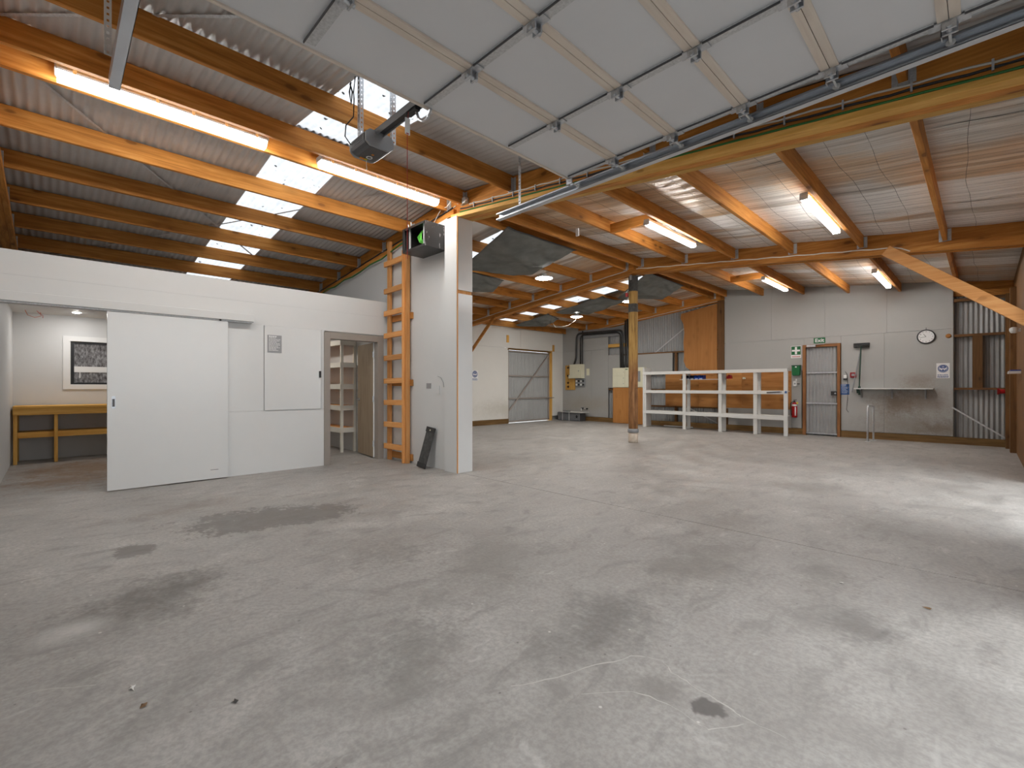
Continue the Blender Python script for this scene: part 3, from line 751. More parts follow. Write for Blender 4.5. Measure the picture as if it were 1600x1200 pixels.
obj('arm', MB().tube([(-2.93, yc+.01, 3.225), (-2.91, yc+.015, 3.17), (-2.86, yc+.02, 3.135), (-2.80, yc+.02, 3.135), (-2.72, yc-.01, 3.150)], .011, 8), M_galv, op)
obj('release_cord', MB().tube([(-2.96, yc-.04, 3.22), (-2.96, yc-.05, 3.1), (-2.96, yc-.05, 2.14)], .0022, 5), M_red, op)
tg = obj('tag', B(-2.963, -2.958, yc-.068, yc-.028, 3.05, 3.17), M_whitep, op); obj('tag_print', B(-2.9578, -2.9575, yc-.06, yc-.036, 3.052, 3.06), M_red, tg)

# ------------------------------------------------------------------ fluorescent lights near, LED battens beyond
def fluoro(x, y0, y1, z, label):
    t = thing('fluorescent_light', label, 'ceiling light', (x, (y0+y1)/2, z), 'long fluorescent lights on the ridge purlins')
    prof = [(-.072, -.009), (-.062, -.045), (-.035, -.068), (.035, -.068), (.062, -.045), (.072, -.009)]
    obj('diffuser', MB().prism([(x+a, y0+.015, z-.02+b) for a, b in prof], (0, y1-y0-.03, 0)), E_tube, t)
    obj('housing', B(x-.088, x+.088, y0, y1, z-.028, z+.05), M_greyn, t, bevel=.012)
    for k in range(6):
        yy = y0+.12+(y1-y0-.24)*k/5
        for s in (-1, 1): obj('clip', B(x+s*.092-.006, x+s*.092+.006, yy-.012, yy+.012, z-.04, z+.012), M_galv, t)
    obj('mounting', B(x-.02, x+.02, y0+.25, y0+.30, z+.05, z+.105), M_galv, t); obj('mounting', B(x-.02, x+.02, y1-.30, y1-.25, z+.05, z+.105), M_galv, t)
fluoro(-5.32, 0.0, 1.60, 3.80, 'lit fluorescent light nearest the camera on the ridge purlin')
fluoro(-5.32, 2.15, 3.78, 3.80, 'lit fluorescent light between the opener and the boxed post')
def led(x, y0, y1, z, side, label):
    t = thing('led_batten', label, 'ceiling light', (x, (y0+y1)/2, z), 'white LED battens on the far bays')
    obj('housing', B(x-.045, x+.045, y0, y1, z+.03, z+.075), M_whitep, t, bevel=.008)
    obj('end_cap', B(x-.043, x+.043, y0-.004, y0+.012, z-.01, z+.03), M_whitep, t); obj('end_cap', B(x-.043, x+.043, y1-.012, y1+.004, z-.01, z+.03), M_whitep, t)
    obj('diffuser', B(x-.040, x+.040, y0+.013, y1-.013, z-.012, z+.029), E_led, t, bevel=.012)
    obj('bracket', B(min(x, x+side*.09), max(x, x+side*.09), (y0+y1)/2-.02, (y0+y1)/2+.02, z+.076, z+.084), M_galv, t)
led(-3.34, 5.95, 7.48, 3.50, 1, 'LED batten beside the wooden purlins in front of the timber pole')
led(-1.43, 6.05, 7.72, 3.335, 1, 'largest LED batten on the right under the paper ceiling')
led(-3.34, 10.9, 12.55, 3.52, 1, 'small LED batten above the exit door near the back wall')
led(-1.43, 10.9, 12.75, 3.335, 1, 'small LED batten above the wall clock near the back wall')
def highbay(x, y, z, zc, label):
    global lastbay
    t = thing('high_bay_light', label, 'ceiling light', (x, y, z), 'round saucer lights under the tarps')
    obj('shade', MB().lathe([(.02, .10), (.05, .095), (.07, .05), (.15, .035), (.175, .012), (.175, 0.002), (.15, 0.002)], (x, y, z)), M_whitep, t, smooth=True)
    obj('lamp', MB().lathe([(.001, -.02), (.10, -.016), (.165, 0), (.168, .001)], (x, y, z)), E_bay, t)
    lastbay = t
    obj('suspension', MB().cyl((x, y, z+.1), (x, y, zc), .005, 6), M_bcable, t)
highbay(-6.13, 6.93, 3.36, 3.56, 'round white saucer light below the large black tarp')
highbay(-8.33, 10.85, 3.25, 3.36, 'round white saucer light with a trailing white cord')
obj('cord', MB().tube([(-8.33, 10.87, 3.25), (-8.45, 10.95, 3.17), (-8.75, 11.0, 3.06), (-9.0, 11.0, 3.04), (-9.3, 11.05, 3.05), (-9.45, 11.1, 3.2)], .008, 6), M_wcable, lastbay)
highbay(-6.24, 10.30, 3.35, 3.55, 'round white saucer light half hidden behind the timber pole')

# ------------------------------------------------------------------ black tarps under the skylights
def tarp(corners, label, sag=.10, name='black_tarp'):
    """corners = four (x, y) points in order; hangs below the purlins"""
    a, b, c, d = corners
    def fn(u, v):
        x = (a[0]*(1-u)+b[0]*u)*(1-v)+(d[0]*(1-u)+c[0]*u)*v; y = (a[1]*(1-u)+b[1]*u)*(1-v)+(d[1]*(1-u)+c[1]*u)*v
        e = 16*u*(1-u)*v*(1-v)
        q = min(abs(x-p) for p in PX)/.47
        z = zb(x)-.012-sag*e*.5 - .07*min(1, q)*math.sin(PI*u)**.5*abs(q) - (.030*abs(math.sin(9*v+4*u+2*math.sin(4*u))) + .018*abs(math.sin(6*u-15*v+math.sin(9*u))))*(.35+.65*math.sqrt(max(0, e)))
        return (x, y, z)
    t = tag(obj(name, MB().grid(fn, 44, 44), M_tarp, None, smooth=True, recalc=False), label, 'tarp', 'black tarps hung under the skylights')
    md = t.modifiers.new('thickness', 'SOLIDIFY'); md.thickness = .002
    n = 10; pts = [Vector(fn(k/n, 0)) - Vector((0, 0, .006)) for k in range(n+1)]
    mb = MB()
    for k in range(n): mb.beam(pts[k], pts[k+1], .05, .008)
    obj('hem', mb, M_black, t)
    return t
tarp([(-5.33, 5.15), (-5.34, 6.92), (-6.75, 7.25), (-7.3, 5.75)], 'large black tarp nearest the white boxed post')
tarp([(-7.28, 5.75), (-7.38, 7.0), (-8.15, 7.4), (-8.8, 6.2)], 'dark tarp lower beyond the large tarp by the post', .06)
tarp([(-5.23, 9.40), (-5.31, 11.3), (-6.3, 12.1), (-6.9, 10.75)], 'black tarp hanging behind the timber pole')
tarp([(-7.0, 10.2), (-6.75, 11.2), (-8.45, 11.6), (-8.75, 10.4)], 'black tarp in the middle of the far row', .09)
tarp([(-9.0, 10.35), (-9.3, 11.2), (-10.25, 11.65), (-10.5, 10.5)], 'small black tarp nearest the corrugated sliding door', .05)

# ------------------------------------------------------------------ pole and braces
pl = thing('timber_pole', 'round timber pole with painted base in the middle of the floor', 'pole', (-5.36, 8.99, 0))
prof = [(.098, .30), (.100, .6), (.097, 1.1), (.099, 1.6), (.096, 2.1), (.097, 2.82), (.099, 2.83)]
obj('shaft', MB().lathe([(0.0001, .21)] + prof + [(.096, 3.02), (.097, 3.40), (.097, 3.61), (.0001, 3.61)], (-5.36, 8.99, 0), 20), M_pole, pl, smooth=True)
obj('dark_band', MB().lathe([(.100, 2.83), (.102, 2.84), (.102, 3.0), (.100, 3.01)], (-5.36, 8.99, 0), 20), M_rubber, pl, smooth=True)
obj('dark_band', MB().lathe([(.100, 3.28), (.101, 3.29), (.101, 3.60), (.099, 3.61)], (-5.36, 8.99, 0), 20), M_rubber, pl, smooth=True)
obj('painted_base', MB().lathe([(.0001, 0), (.102, 0), (.104, .02), (.103, .22), (.0001, .22)], (-5.36, 8.99, 0), 20), plain('peeling_white_paint', sr(190,176,160), .7, 0, .35, 9.), pl, smooth=True)
obj('collar', MB().lathe([(.104, .215), (.118, .22), (.122, .29), (.106, .30)], (-5.36, 8.99, 0), 20), M_midg, pl, smooth=True)
obj('red_tag', B(-5.48, -5.43, 8.87, 8.90, 3.17, 3.25), M_red, pl)
obj('clip', B(-5.37, -5.33, 8.86, 8.90, 3.52, 3.62), M_galv, pl)
tag(obj('knee_brace', MB().beam((-1.02, 8.79, 3.23), (.41, 8.79, 2.035), .045, .15, (0, 0, 1)), pine_x, bevel=.004), 'pale pine knee brace at the right edge under the rafter', 'brace')
tag(obj('knee_brace', MB().beam((-9.62, 8.80, 3.20), (-10.95, 8.80, 2.0), .045, .09, (0, 0, 1)), wood_x, bevel=.004), 'dark timber knee brace beside the white boxed post', 'brace')

# ------------------------------------------------------------------ cables on the rafters
def cable(name, pts, r, m, label, clips=None):
    c = tag(obj(name, MB().tube(pts, r, 6), m), label, 'cable')
    return c
def along(y, x0, x1, dz, n=40, wob=.004, st=0):
    return [(x0+(x1-x0)*k/n, y, zr(x0+(x1-x0)*k/n)+dz+wob*math.sin(k*1.9+st)) for k in range(n+1)]
yn = FY[1]-.052
wc = cable('white_cable', along(yn, -5.0, .3, -.205, 44, .005), .008, M_wcable, 'white cable clipped along the near rafter')
for k in range(14): obj('cable_clip', B(-4.9+k*.38-.006, -4.9+k*.38+.006, yn-.012, yn+.004, zr(-4.9+k*.38)-.26, zr(-4.9+k*.38)-.19), M_galv2, wc)
cable('dark_cable', along(yn, -5.2, .3, -.240, 44, .005, 2), .009, M_bcable, 'thin dark cable below the white cable on the near rafter')
cable('green_cable', along(FY[1]-.115, -5.1, .3, -.318, 40, .003, 1), .014, M_gcable, 'thick green cable lying on the near rafter ledge')
cable('green_cable', along(FY[1]-.140, -5.1, .3, -.324, 40, .002, 3), .009, M_gcable, 'thinner green cable at the outer edge of the ledge')
cable('dark_cable', along(FY[1]-.075, -10.2, -5.35, -.197, 30, .004), .010, M_bcable, 'dark cable along the rafter above the ladder')
cable('white_cable', along(FY[1]-.06, -10.3, -5.3, -.185, 30, .006), .007, M_wcable, 'white cable along the rafter above the ladder')
cable('green_cable', [(-9.9, 3.98, 3.10), (-9.4, 3.97, 3.20), (-9.05, 3.97, 3.19), (-8.62, 3.97, 3.26), (-8.3, 3.97, 3.26), (-7.97, 3.97, 3.30), (-7.6, 3.97, 3.36), (-7.2, 3.97, 3.38), (-6.6, 3.97, 3.50), (-6.1, 3.95, 3.52)], .013, M_gcable, 'green cable drooping along the partition top beside the ladder')
cable('white_cable', [(-5.75, 4.02, 3.63), (-5.55, 4.02, 3.80), (-5.42, 4.02, 3.79), (-5.3, 4.02, 3.86), (-5.22, 4.02, 3.83), (-5.18, 4.03, 3.77), (-5.0, 4.05, 3.79)], .006, M_wcable, 'white cable looping over the boxed post')
y2 = FY[2]-.105
cable('white_cable', along(y2, -10.9, -5.42, -.235, 30, .003), .008, M_wcable, 'white cable on the middle rafter left of the pole')
cable('white_cable', along(y2, -5.2, -.95, -.24, 34, .006) + [(-.85, y2, zr(-.85)-.26), (-.75, y2, zr(-.75)-.31)], .009, M_wcable, 'white cable on the middle rafter right of the pole')
cable('white_cable', along(FY[3]-.055, -9.6, -5.35, -.285, 26, .004), .009, M_wcable, 'white cable along the far rafter above the torn plywood')
tag(obj('junction_box', B(-5.085, -5.015, 4.03, 4.098, 3.75, 3.83), M_whitep, bevel=.006), 'small white junction box on the near rafter', 'junction box')
tag(obj('junction_box', B(-4.55, -4.50, 5.9, 5.93, 3.60, 3.72), M_whitep), 'small white box on a purlin near the large tarp', 'junction box')

# ------------------------------------------------------------------ network cabinet over the ladder
nc = thing('network_cabinet', 'black wall cabinet with green cables above the ladder', 'cabinet', (-5.72, 3.84, 3.17))
x0, x1, ya, yb_, z0, z1 = -6.02, -5.43, 3.66, 4.028, 3.17, 3.52
obj('side', B(x1-.006, x1, ya, yb_, z0, z1), M_scr, nc); obj('side', B(x0, x0+.006, ya, yb_, z0, z1), M_cab, nc)
obj('base', B(x0+.006, x1-.006, ya, yb_, z0, z0+.006), M_cab, nc); obj('top', B(x0+.006, x1-.006, ya, yb_, z1-.006, z1), M_cab, nc)
obj('back', B(x0+.006, x1-.006, yb_-.006, yb_, z0+.006, z1-.006), M_black, nc)
obj('front_frame', B(x0+.006, x0+.05, ya, ya+.012, z0+.006, z1-.006).box(x1-.02, x1-.006, ya, ya+.012, z0+.006, z1-.006).box(x0+.07, x1-.03, ya, ya+.012, z0+.006, z0+.03).box(x0+.07, x1-.03, ya, ya+.012, z1-.03, z1-.006), M_cab, nc)
obj('rack_rail', B(x0+.10, x0+.12, ya+.05, ya+.07, z0+.006, z1-.006), M_galv2, nc); obj('rack_rail', B(x1-.12, x1-.10, ya+.05, ya+.07, z0+.006, z1-.006), M_galv2, nc)
for k in range(9):
    o = k*.021
    obj('patch_cable', MB().tube([(x1-.10-o*.3, ya+.18, z1-.02), (x1-.16-o, ya+.12+o*.2, z1-.05), (x1-.22-o*1.1, ya+.09+o*.3, z1-.12), (x1-.21-o*.9, ya+.08+o*.4, z1-.20), (x1-.15-o*.4, ya+.09+o*.3, z0+.08), (x1-.10-o*.2, ya+.11, z0+.03)], .0055, 6), M_gbright, nc)
tag(obj('router', B(-5.98, -5.86, 3.72, 3.86, 3.5205, 3.55).cyl((-5.90, 3.73, 3.55), (-5.90, 3.73, 3.62), .006, 6).cyl((-5.96, 3.73, 3.55), (-5.97, 3.73, 3.60), .006, 6), M_whitep), 'small white router lying on top of the black wall cabinet', 'router')

# ------------------------------------------------------------------ ladder and rubber mat
ld = thing('timber_ladder', 'pale timber ladder fixed against the white partition wall', 'ladder', (-6.7, 3.96, 0))
obj('rail', B(-6.985, -6.895, 3.955, 3.999, 0, 3.62), pine_z, ld, bevel=.004); obj('rail', B(-6.44, -6.395, 3.90, 4.0, 0, 3.36), pine_z, ld, bevel=.004)
obj('rail', B(-6.394, -6.35, 3.93, 3.999, 0, 3.36), pine_z, ld, bevel=.004)
for z in (3.24, 2.79, 2.42, 2.05, 1.68, 1.30, .945, .585, .225):
    obj('rung', MB().beam((-7.03, 3.935, z), (-6.441, 3.935, z+.01), .038, .085), pine_x, ld, bevel=.004)
for z in (2.33, 1.27, .09): obj('wall_batten', B(-6.93, -6.30, 4.0, 4.028, z-.05, z+.05), ply_x, ld)
mt = thing('rubber_strip', 'dark rubber strip leaning against the white partition', 'mat', (-5.78, 3.92, 0))
a, b = Vector((-5.83, 3.86, .012)), Vector((-5.77, 4.005, .60))
obj('strip', MB().beam(a, b, .20, .012, (0, 1, 0)), M_rubber, mt)
d = (b-a).normalized()
for p, q in ((a, a+d*.075), (b-d*.075, b)): obj('end_plate', MB().beam(p+Vector((0,-.008,.002)), q+Vector((0,-.008,.002)), .215, .012, (0, 1, 0)), M_cab, mt)
obj('hole_rivet', MB().cyl(b-d*.04+Vector((0,-.02,0)), b-d*.04+Vector((0,-.013,0)), .012, 10), M_creamp, mt)
ob = thing('wall_socket_remains', 'small capped outlet marks beside the boxed post', 'outlet', (-5.66, 4.02, 1.18))
obj('plate', B(-5.70, -5.60, 4.018, 4.0295, 1.10, 1.22), M_white, ob); obj('plate', B(-5.52, -5.46, 4.018, 4.0295, 1.10, 1.20), M_white, ob)
obj('stub', MB().tube([(-5.64, 4.02, 1.36), (-5.56, 4.018, 1.34), (-5.50, 4.018, 1.27), (-5.49, 4.02, 1.2)], .004, 5), M_midg, ob)

# ------------------------------------------------------------------ office front: sliding door, track, whiteboard, notice
sdn = thing('sliding_door', 'large white sliding door hanging in front of the office', 'sliding door', (XF+.06, 1.03, 0))
slab = obj('leaf', B(XF+.035, XF+.075, .43, 1.64, .012, 2.07), M_gloss, sdn, bevel=.002)
hd = obj('flush_pull', B(XF+.0752, XF+.078, .468, .503, .955, 1.095), M_galv, sdn); obj('recess', B(XF+.0775, XF+.0785, .474, .497, .975, 1.065), M_darkg, hd)
obj('scuff', B(XF+.075, XF+.0754, 1.44, 1.53, .125, .131), M_darkg, sdn)
tk = thing('sliding_door_track', 'white timber pelmet carrying the sliding door', 'track', (XF+.03, .7, 2.1))
obj('pelmet', B(XF+.002, XF+.10, -.478, 1.95, 2.09, 2.19), M_white, tk, bevel=.004); obj('channel', B(XF+.03, XF+.08, -.47, 1.93, 2.073, 2.089), M_galv2, tk)
obj('bolt', MB().cyl((XF+.09, 1.55, 2.07), (XF+.09, 1.55, 2.09), .012, 8), M_black, tk)
wbd = thing('whiteboard', 'glossy whiteboard panel beside the storeroom door', 'whiteboard', (XF, 2.5, .87))
obj('board', B(XF+.001, XF+.012, 2.103, 2.897, .875, 2.068), M_gloss, wbd)
for y in (2.12, 2.88):
    for z in (.895, 2.05): obj('screw', MB().cyl((XF+.012, y, z), (XF+.014, y, z), .006, 8), M_galv, wbd)
tag(obj('latch', B(XF+.0125, XF+.03, 2.865, 2.895, 1.345, 1.445), M_black, bevel=.003), 'small black latch at the whiteboard edge', 'latch')
def notice(name, label, x, y0, y1, z0, z1, plane, m, ink, rows=9, lg=True):
    """a flat sign with printed bars of small lettering"""
    def bx(a, b, c, d, o0, o1): return B(x+o0, x+o1, a, b, c, d) if plane == 'x' else B(a, b, x-o1, x-o0, c, d)
    t = thing(name, label, 'sign', (x, (y0+y1)/2, z0) if plane == 'x' else ((y0+y1)/2, x, z0))
    obj('plate', bx(y0, y1, z0, z1, .0005, .004), m, t)
    mb = MB(); H = z1-z0; W = y1-y0; rnd = random.Random(3)
    for k in range(rows):
        zc = z1-H*(.08+.86*k/rows); hh = H*(.035 if k == 0 and lg else .016)
        yy = y0+W*.1; e = y0+W*(.55+.35*rnd.random())
        while yy < e:
            ww = W*rnd.uniform(.06, .16); q = bx(yy, min(e, yy+ww), zc-hh, zc+hh, .0042, .0046); n = len(mb.v); mb.v += q.v; mb.f += [tuple(i+n for i in f) for f in q.f]; yy += ww+W*.03
    obj('print', mb, ink, t); return t
notice('notice', 'grey printed notice at the top of the whiteboard', XF+.012, 2.14, 2.33, 1.69, 1.94, 'x', M_greyn, plain('pale_ink', (.72,.72,.72), .5), 11)

# ------------------------------------------------------------------ inside the office
bn = thing('workbench', 'yellow timber workbench under the office window', 'workbench', (-10.72, .7, 0))
obj('top', B(-11.0, -10.42, -.455, 1.90, .87, .905), yel_y, bn, bevel=.003); obj('apron', B(-10.47, -10.43, -.455, 1.90, .765, .87), yel_y, bn)
obj('apron', B(-10.96, -10.47, -.455, -.415, .765, .87), yel_x, bn)
for y in (-.43, .02, .95, 1.85):
    obj('leg', B(-10.56, -10.475, y-.022, y+.022, 0, .87), yel_z, bn, bevel=.003); obj('leg', B(-11.0, -10.93, y-.022, y+.022, 0, .87), yel_z, bn)
obj('lower_rail', B(-10.60, -10.562, -.455, 1.9, .40, .49), yel_y, bn); obj('shelf', B(-11.0, -10.602, -.455, 1.9, .47, .49), yel_y, bn)
dl = thing('downlight', 'small round downlight in the office ceiling near the window', 'ceiling light', (-10.4, .26, 2.42), 'office downlights')
obj('rim', MB().lathe([(.045, 0), (.06, -.004), (.06, .0), ], (-10.4, .26, 2.419)), M_whitep, dl); obj('lamp', MB().lathe([(.0001, -.012), (.03, -.010), (.046, -.001)], (-10.4, .26, 2.419)), E_down, dl)
dl = thing('downlight', 'added unseen downlight behind the white sliding door', 'ceiling light', (-9.0, 1.1, 2.42), 'office downlights')  # unseen extra lamp put in to brighten the office
obj('rim', MB().lathe([(.045, 0), (.06, -.004), (.06, .0)], (-9.0, 1.1, 2.419)), M_whitep, dl); obj('lamp', MB().lathe([(.0001, -.012), (.03, -.010), (.046, -.001)], (-9.0, 1.1, 2.419)), E_down, dl)
wr_ = thing('loose_wires', 'loop of loose wires hanging from the office ceiling', 'wires', (-10.6, -.2, 2.4))
obj('wire', MB().tube([(-10.6, -.33, 2.42), (-10.6, -.30, 2.34), (-10.6, -.22, 2.31), (-10.6, -.15, 2.34), (-10.6, -.16, 2.40)], .004, 5), M_copper, wr_)
obj('wire', MB().tube([(-10.6, -.20, 2.42), (-10.6, -.16, 2.37), (-10.6, -.13, 2.35), (-10.6, -.13, 2.31)], .004, 5), M_red, wr_)
sb = thing('wall_bracket', 'grey bracket on the office side wall at the left edge', 'bracket', (-7.45, -.46, 1.95))
obj('plate', B(-7.62, -7.40, -.479, -.465, 1.90, 2.06), M_greyn, sb); obj('knob', MB().cyl((-7.5, -.465, 2.0), (-7.5, -.44, 2.0), .03, 12), M_midg, sb)
# storeroom shelving
ss = thing('storeroom_shelving', 'cream slatted shelving unit inside the storeroom', 'shelf', (-9.5, 3.9, 0))
M_cs = plain('cream_painted_timber', sr(232,226,214), .5, 0, .03)
for x in (-8.28, -9.55, -10.8): obj('post', B(x-.02, x+.025, 3.74, 3.785, 0, 2.14), M_cs, ss); obj('post', B(x-.02, x+.025, 3.985, 4.028, 0, 2.14), M_cs, ss)
for z in (.41, .82, 1.21, 1.61, 2.02):
    obj('shelf_board', B(-10.95, -8.25, 3.76, 4.02, z+.03, z+.042), pine_x, ss); obj('fascia', B(-10.95, -8.24, 3.72, 3.739, z-.045, z+.045), M_cs, ss); obj('fascia', B(-8.254, -8.238, 3.74, 4.026, z-.045, z+.045), M_cs, ss)
sl = thing('added_storeroom_light', 'added unseen ceiling light inside the storeroom', 'ceiling light', (-8.9, 2.9, 2.42))  # lamp out of view, added to light the storeroom
obj('rim', MB().lathe([(.12, 0), (.14, -.01), (.14, 0)], (-8.9, 2.9, 2.419)), M_whitep, sl); obj('lamp', MB().lathe([(.0001, -.03), (.08, -.025), (.12, -.001)], (-8.9, 2.9, 2.419)), emit('added_lamp_glow', (1, .95, .88), 60.), sl)

# ------------------------------------------------------------------ white shelves at the back
sh = thing('white_shelving', 'long white timber shelving against the back wall', 'shelf', (-5.3, 13.1, 0))
FX = [-7.22, -6.02, -4.90, -4.05, -3.36]
yf, yk = 12.76, 13.08
for i, x in enumerate((-7.22, -5.98, -4.98, -4.10, -3.405)):
    wd = .045
    obj('post', B(x-wd, x+wd, yf, yf+.045, 0, 1.60), M_shelfw, sh, bevel=.003)
    if 0 < i < 4: obj('post', B(x-wd, x+wd, yk-.045, yk, 0, 1.60), M_shelfw, sh, bevel=.003)
obj('end_panel', B(-7.26, -7.235, yf+.045, yk+.1, 0, 1.78), M_shelfw, sh)
for z in (.50, 1.11, 1.66):
    obj('shelf_board', B(-7.235, -3.40, yf+.002, yk, z-.022, z), M_shelfw, sh)
    if z < .6:
        for k, (a, b) in enumerate(((-7.27, -5.98), (-5.978, -4.68), (-4.678, -3.36))): obj('fascia', MB().beam((a, yf-.012, z-.04-.012*k), (b, yf-.012, z-.045-.012*k), .022, .085), M_shelfw, sh)
    else: obj('fascia', B(-7.27, -3.36, yf-.022, yf-.001, z-.085, z+.0), M_shelfw, sh, bevel=.003)
obj('end_upright', B(-7.27, -7.23, yf-.02, yf, 0, 1.80), M_shelfw, sh)
# parts bins
for k in range(5):
    x = -6.10 + k*.125; m = [M_navy, M_navy, M_navy, M_blue, M_blue][k]
    t = thing('parts_bin', ['dark parts bin furthest left under the top shelf', 'second dark parts bin from the left under the top shelf', 'middle blue parts bin under the top shelf', 'second blue parts bin from the right under the top shelf', 'rightmost bright blue parts bin under the top shelf'][k], 'bin', (x, 12.96, 1.42), 'parts bins under the top white shelf')
    obj('base', B(x, x+.115, 12.86, 13.06, 1.425, 1.43), m, t)
    obj('side', B(x, x+.004, 12.86, 13.06, 1.43, 1.53), m, t); obj('side', B(x+.111, x+.115, 12.86, 13.06, 1.43, 1.53), m, t)
    obj('back', B(x+.004, x+.111, 13.056, 13.06, 1.43, 1.54), m, t); obj('front', B(x+.004, x+.111, 12.86, 12.864, 1.43, 1.475), m, t); obj('label_slot', B(x+.02, x+.095, 12.854, 12.8595, 1.428, 1.442), M_whitep, t)
rk = thing('bin_rail', 'thin metal rail carrying the blue parts bins', 'rail', (-5.8, 13.2, 1.40))
obj('rail', B(-6.16, -4.9, 12.86, 13.07, 1.412, 1.424), M_galv2, rk)
for x in (-6.0, -5.05): obj('strut', B(x-.01, x+.01, 13.062, 13.075, 1.43, 1.63), M_galv2, rk)
tag(obj('red_clamp', MB().prism([(-4.92, 13.05, 1.43), (-4.80, 13.05, 1.43), (-4.80, 13.05, 1.52), (-4.86, 13.05, 1.54), (-4.92, 13.05, 1.50)], (0, .1, 0)).cyl((-4.86, 13.02, 1.485), (-4.86, 13.06, 1.485), .03, 12), M_red), 'small red plastic item beside the blue bins', 'tool')
tag(obj('file_tool', MB().beam((-3.82, 12.73, 1.065), (-3.52, 12.73, 1.08), .012, .03).beam((-3.52, 12.73, 1.08), (-3.48, 12.73, 1.082), .008, .016), M_darkg), 'dark hand tool stuck to the middle shelf edge', 'tool')
tag(obj('blue_sticker', MB().prism([(-3.42, 12.736, 1.05), (-3.37, 12.736, 1.05), (-3.37, 12.736, 1.10), (-3.395, 12.736, 1.112), (-3.42, 12.736, 1.09)], (0, .0015, 0)), M_signblue), 'blue sticker on the middle shelf edge', 'sticker')
tag(obj('light_socket', MB().lathe([(.0001, 0), (.035, .002), (.04, .02), (.03, .05), (.0001, .055)], (-4.62, 13.50, 1.42)), M_creamp), 'round cream knob on the plywood behind the shelves', 'knob')

# ------------------------------------------------------------------ exit corner fittings
ex_ = thing('exit_sign', 'green sign reading Exit above the back door', 'sign', (-2.86, YB, 2.29))
obj('plate', B(-2.985, -2.74, YB-.012, YB-.001, 2.292, 2.428), M_green, ex_)
def text(s, size, m, parent, loc, rot=(PI/2, 0, 0), name='lettering', sx=1., off=None):
    cu = bpy.data.curves.new('t', 'FONT'); cu.body = s; cu.size = size; cu.align_x = 'CENTER'; cu.align_y = 'CENTER'; cu.extrude = .001; cu.offset = size*.012 if off is None else off
    o = bpy.data.objects.new('t', cu); COL.objects.link(o); o.scale = (sx, 1, 1)
    dg = bpy.context.evaluated_depsgraph_get(); me = bpy.data.meshes.new_from_object(o.evaluated_get(dg))
    bpy.data.objects.remove(o); me.transform(Matrix.Translation(loc) @ Matrix.Rotation(rot[2], 4, 'Z') @ Matrix.Rotation(rot[0], 4, 'X') @ Matrix.Diagonal((sx, 1, 1, 1)))
    me.materials.clear(); me.materials.append(m); me.name = name
    return link(name, me, parent)
text('Exit', .125, M_whitep, ex_, (-2.862, YB-.014, 2.360), off=.002)
fa = thing('first_aid_sign', 'green square sign with a white cross by the exit door', 'sign', (-3.37, YB, 1.97))
obj('backing', B(-3.49, -3.262, YB-.005, YB-.001, 1.95, 2.255), M_whitep, fa); obj('green_square', B(-3.482, -3.27, YB-.008, YB-.0052, 2.03, 2.245), M_green, fa)
obj('cross', B(-3.40, -3.352, YB-.010, YB-.0082, 2.045, 2.23).box(-3.467, -3.4001, YB-.010, YB-.0082, 2.115, 2.16).box(-3.3519, -3.285, YB-.010, YB-.0082, 2.115, 2.16), M_whitep, fa)
obj('print', B(-3.47, -3.28, YB-.006, YB-.0051, 1.975, 1.99), M_red, fa)
fb = thing('first_aid_box', 'dark green first aid box hung above the fire extinguisher', 'box', (-3.35, YB, 1.49))
obj('body', MB().prism([(-3.44, YB-.12, 1.52), (-3.42, YB-.12, 1.495), (-3.29, YB-.12, 1.495), (-3.27, YB-.12, 1.52), (-3.265, YB-.12, 1.74), (-3.445, YB-.12, 1.74)], (0, .115, 0)), M_green, fb, bevel=.008)
obj('lid', B(-3.45, -3.255, YB-.125, YB-.004, 1.741, 1.76), plain('dark_green', sr(12,70,42), .4), fb); obj('label_patch', B(-3.37, -3.33, YB-.122, YB-.1205, 1.70, 1.73), M_whitep, fb)
bh = thing('door_bell', 'white wall dispenser above the fire extinguisher', 'dispenser', (-3.38, YB, 1.22))
obj('body', B(-3.43, -3.345, YB-.07, YB-.001, 1.225, 1.36), M_whitep, bh, bevel=.012); obj('neck', B(-3.375, -3.35, YB-.05, YB-.002, 1.362, 1.41), M_whitep, bh); obj('dial', MB().cyl((-3.385, YB-.078, 1.29), (-3.385, YB-.07, 1.29), .02, 12), M_midg, bh)
obj('lever', MB().cyl((-3.345, YB-.03, 1.285), (-3.29, YB-.03, 1.285), .012, 8), M_black, bh)
fe = thing('fire_extinguisher', 'red fire extinguisher hung beside the exit door', 'fire extinguisher', (-3.385, 13.44, .43))
c = (-3.385, 13.44, 0)
obj('cylinder', MB().lathe([(.0001, .43), (.055, .43), (.062, .445), (.062, .74), (.05, .79), (.025, .82), (.0001, .82)], c, 20), M_red, fe, smooth=True)
obj('label_band', MB().lathe([(.0625, .72), (.0628, .725), (.0628, .755), (.058, .765)], c, 20), M_whitep, fe)
obj('label_print', B(-3.36, -3.335, 13.374, 13.378, .48, .70), M_whitep, fe)
obj('valve', MB().cyl((-3.385, 13.44, .82), (-3.385, 13.44, .86), .02, 10).beam((-3.40, 13.44, .875), (-3.33, 13.42, .885), .02, .01).beam((-3.40, 13.44, .86), (-3.33, 13.42, .85), .02, .008), M_black, fe)
obj('hose', MB().tube([(-3.405, 13.44, .84), (-3.46, 13.43, .80), (-3.465, 13.42, .70), (-3.455, 13.42, .52), (-3.45, 13.42, .48)], .011, 8), M_black, fe)
obj('wall_hook', B(-3.40, -3.37, 13.46, YB-.001, .76, .80), M_galv, fe); obj('tag', B(-3.33, -3.29, 13.40, 13.404, .78, .82), M_yellow, fe)
ca = thing('fire_call_point', 'dark red fire alarm box right of the exit door', 'alarm', (-2.17, YB, 1.42))
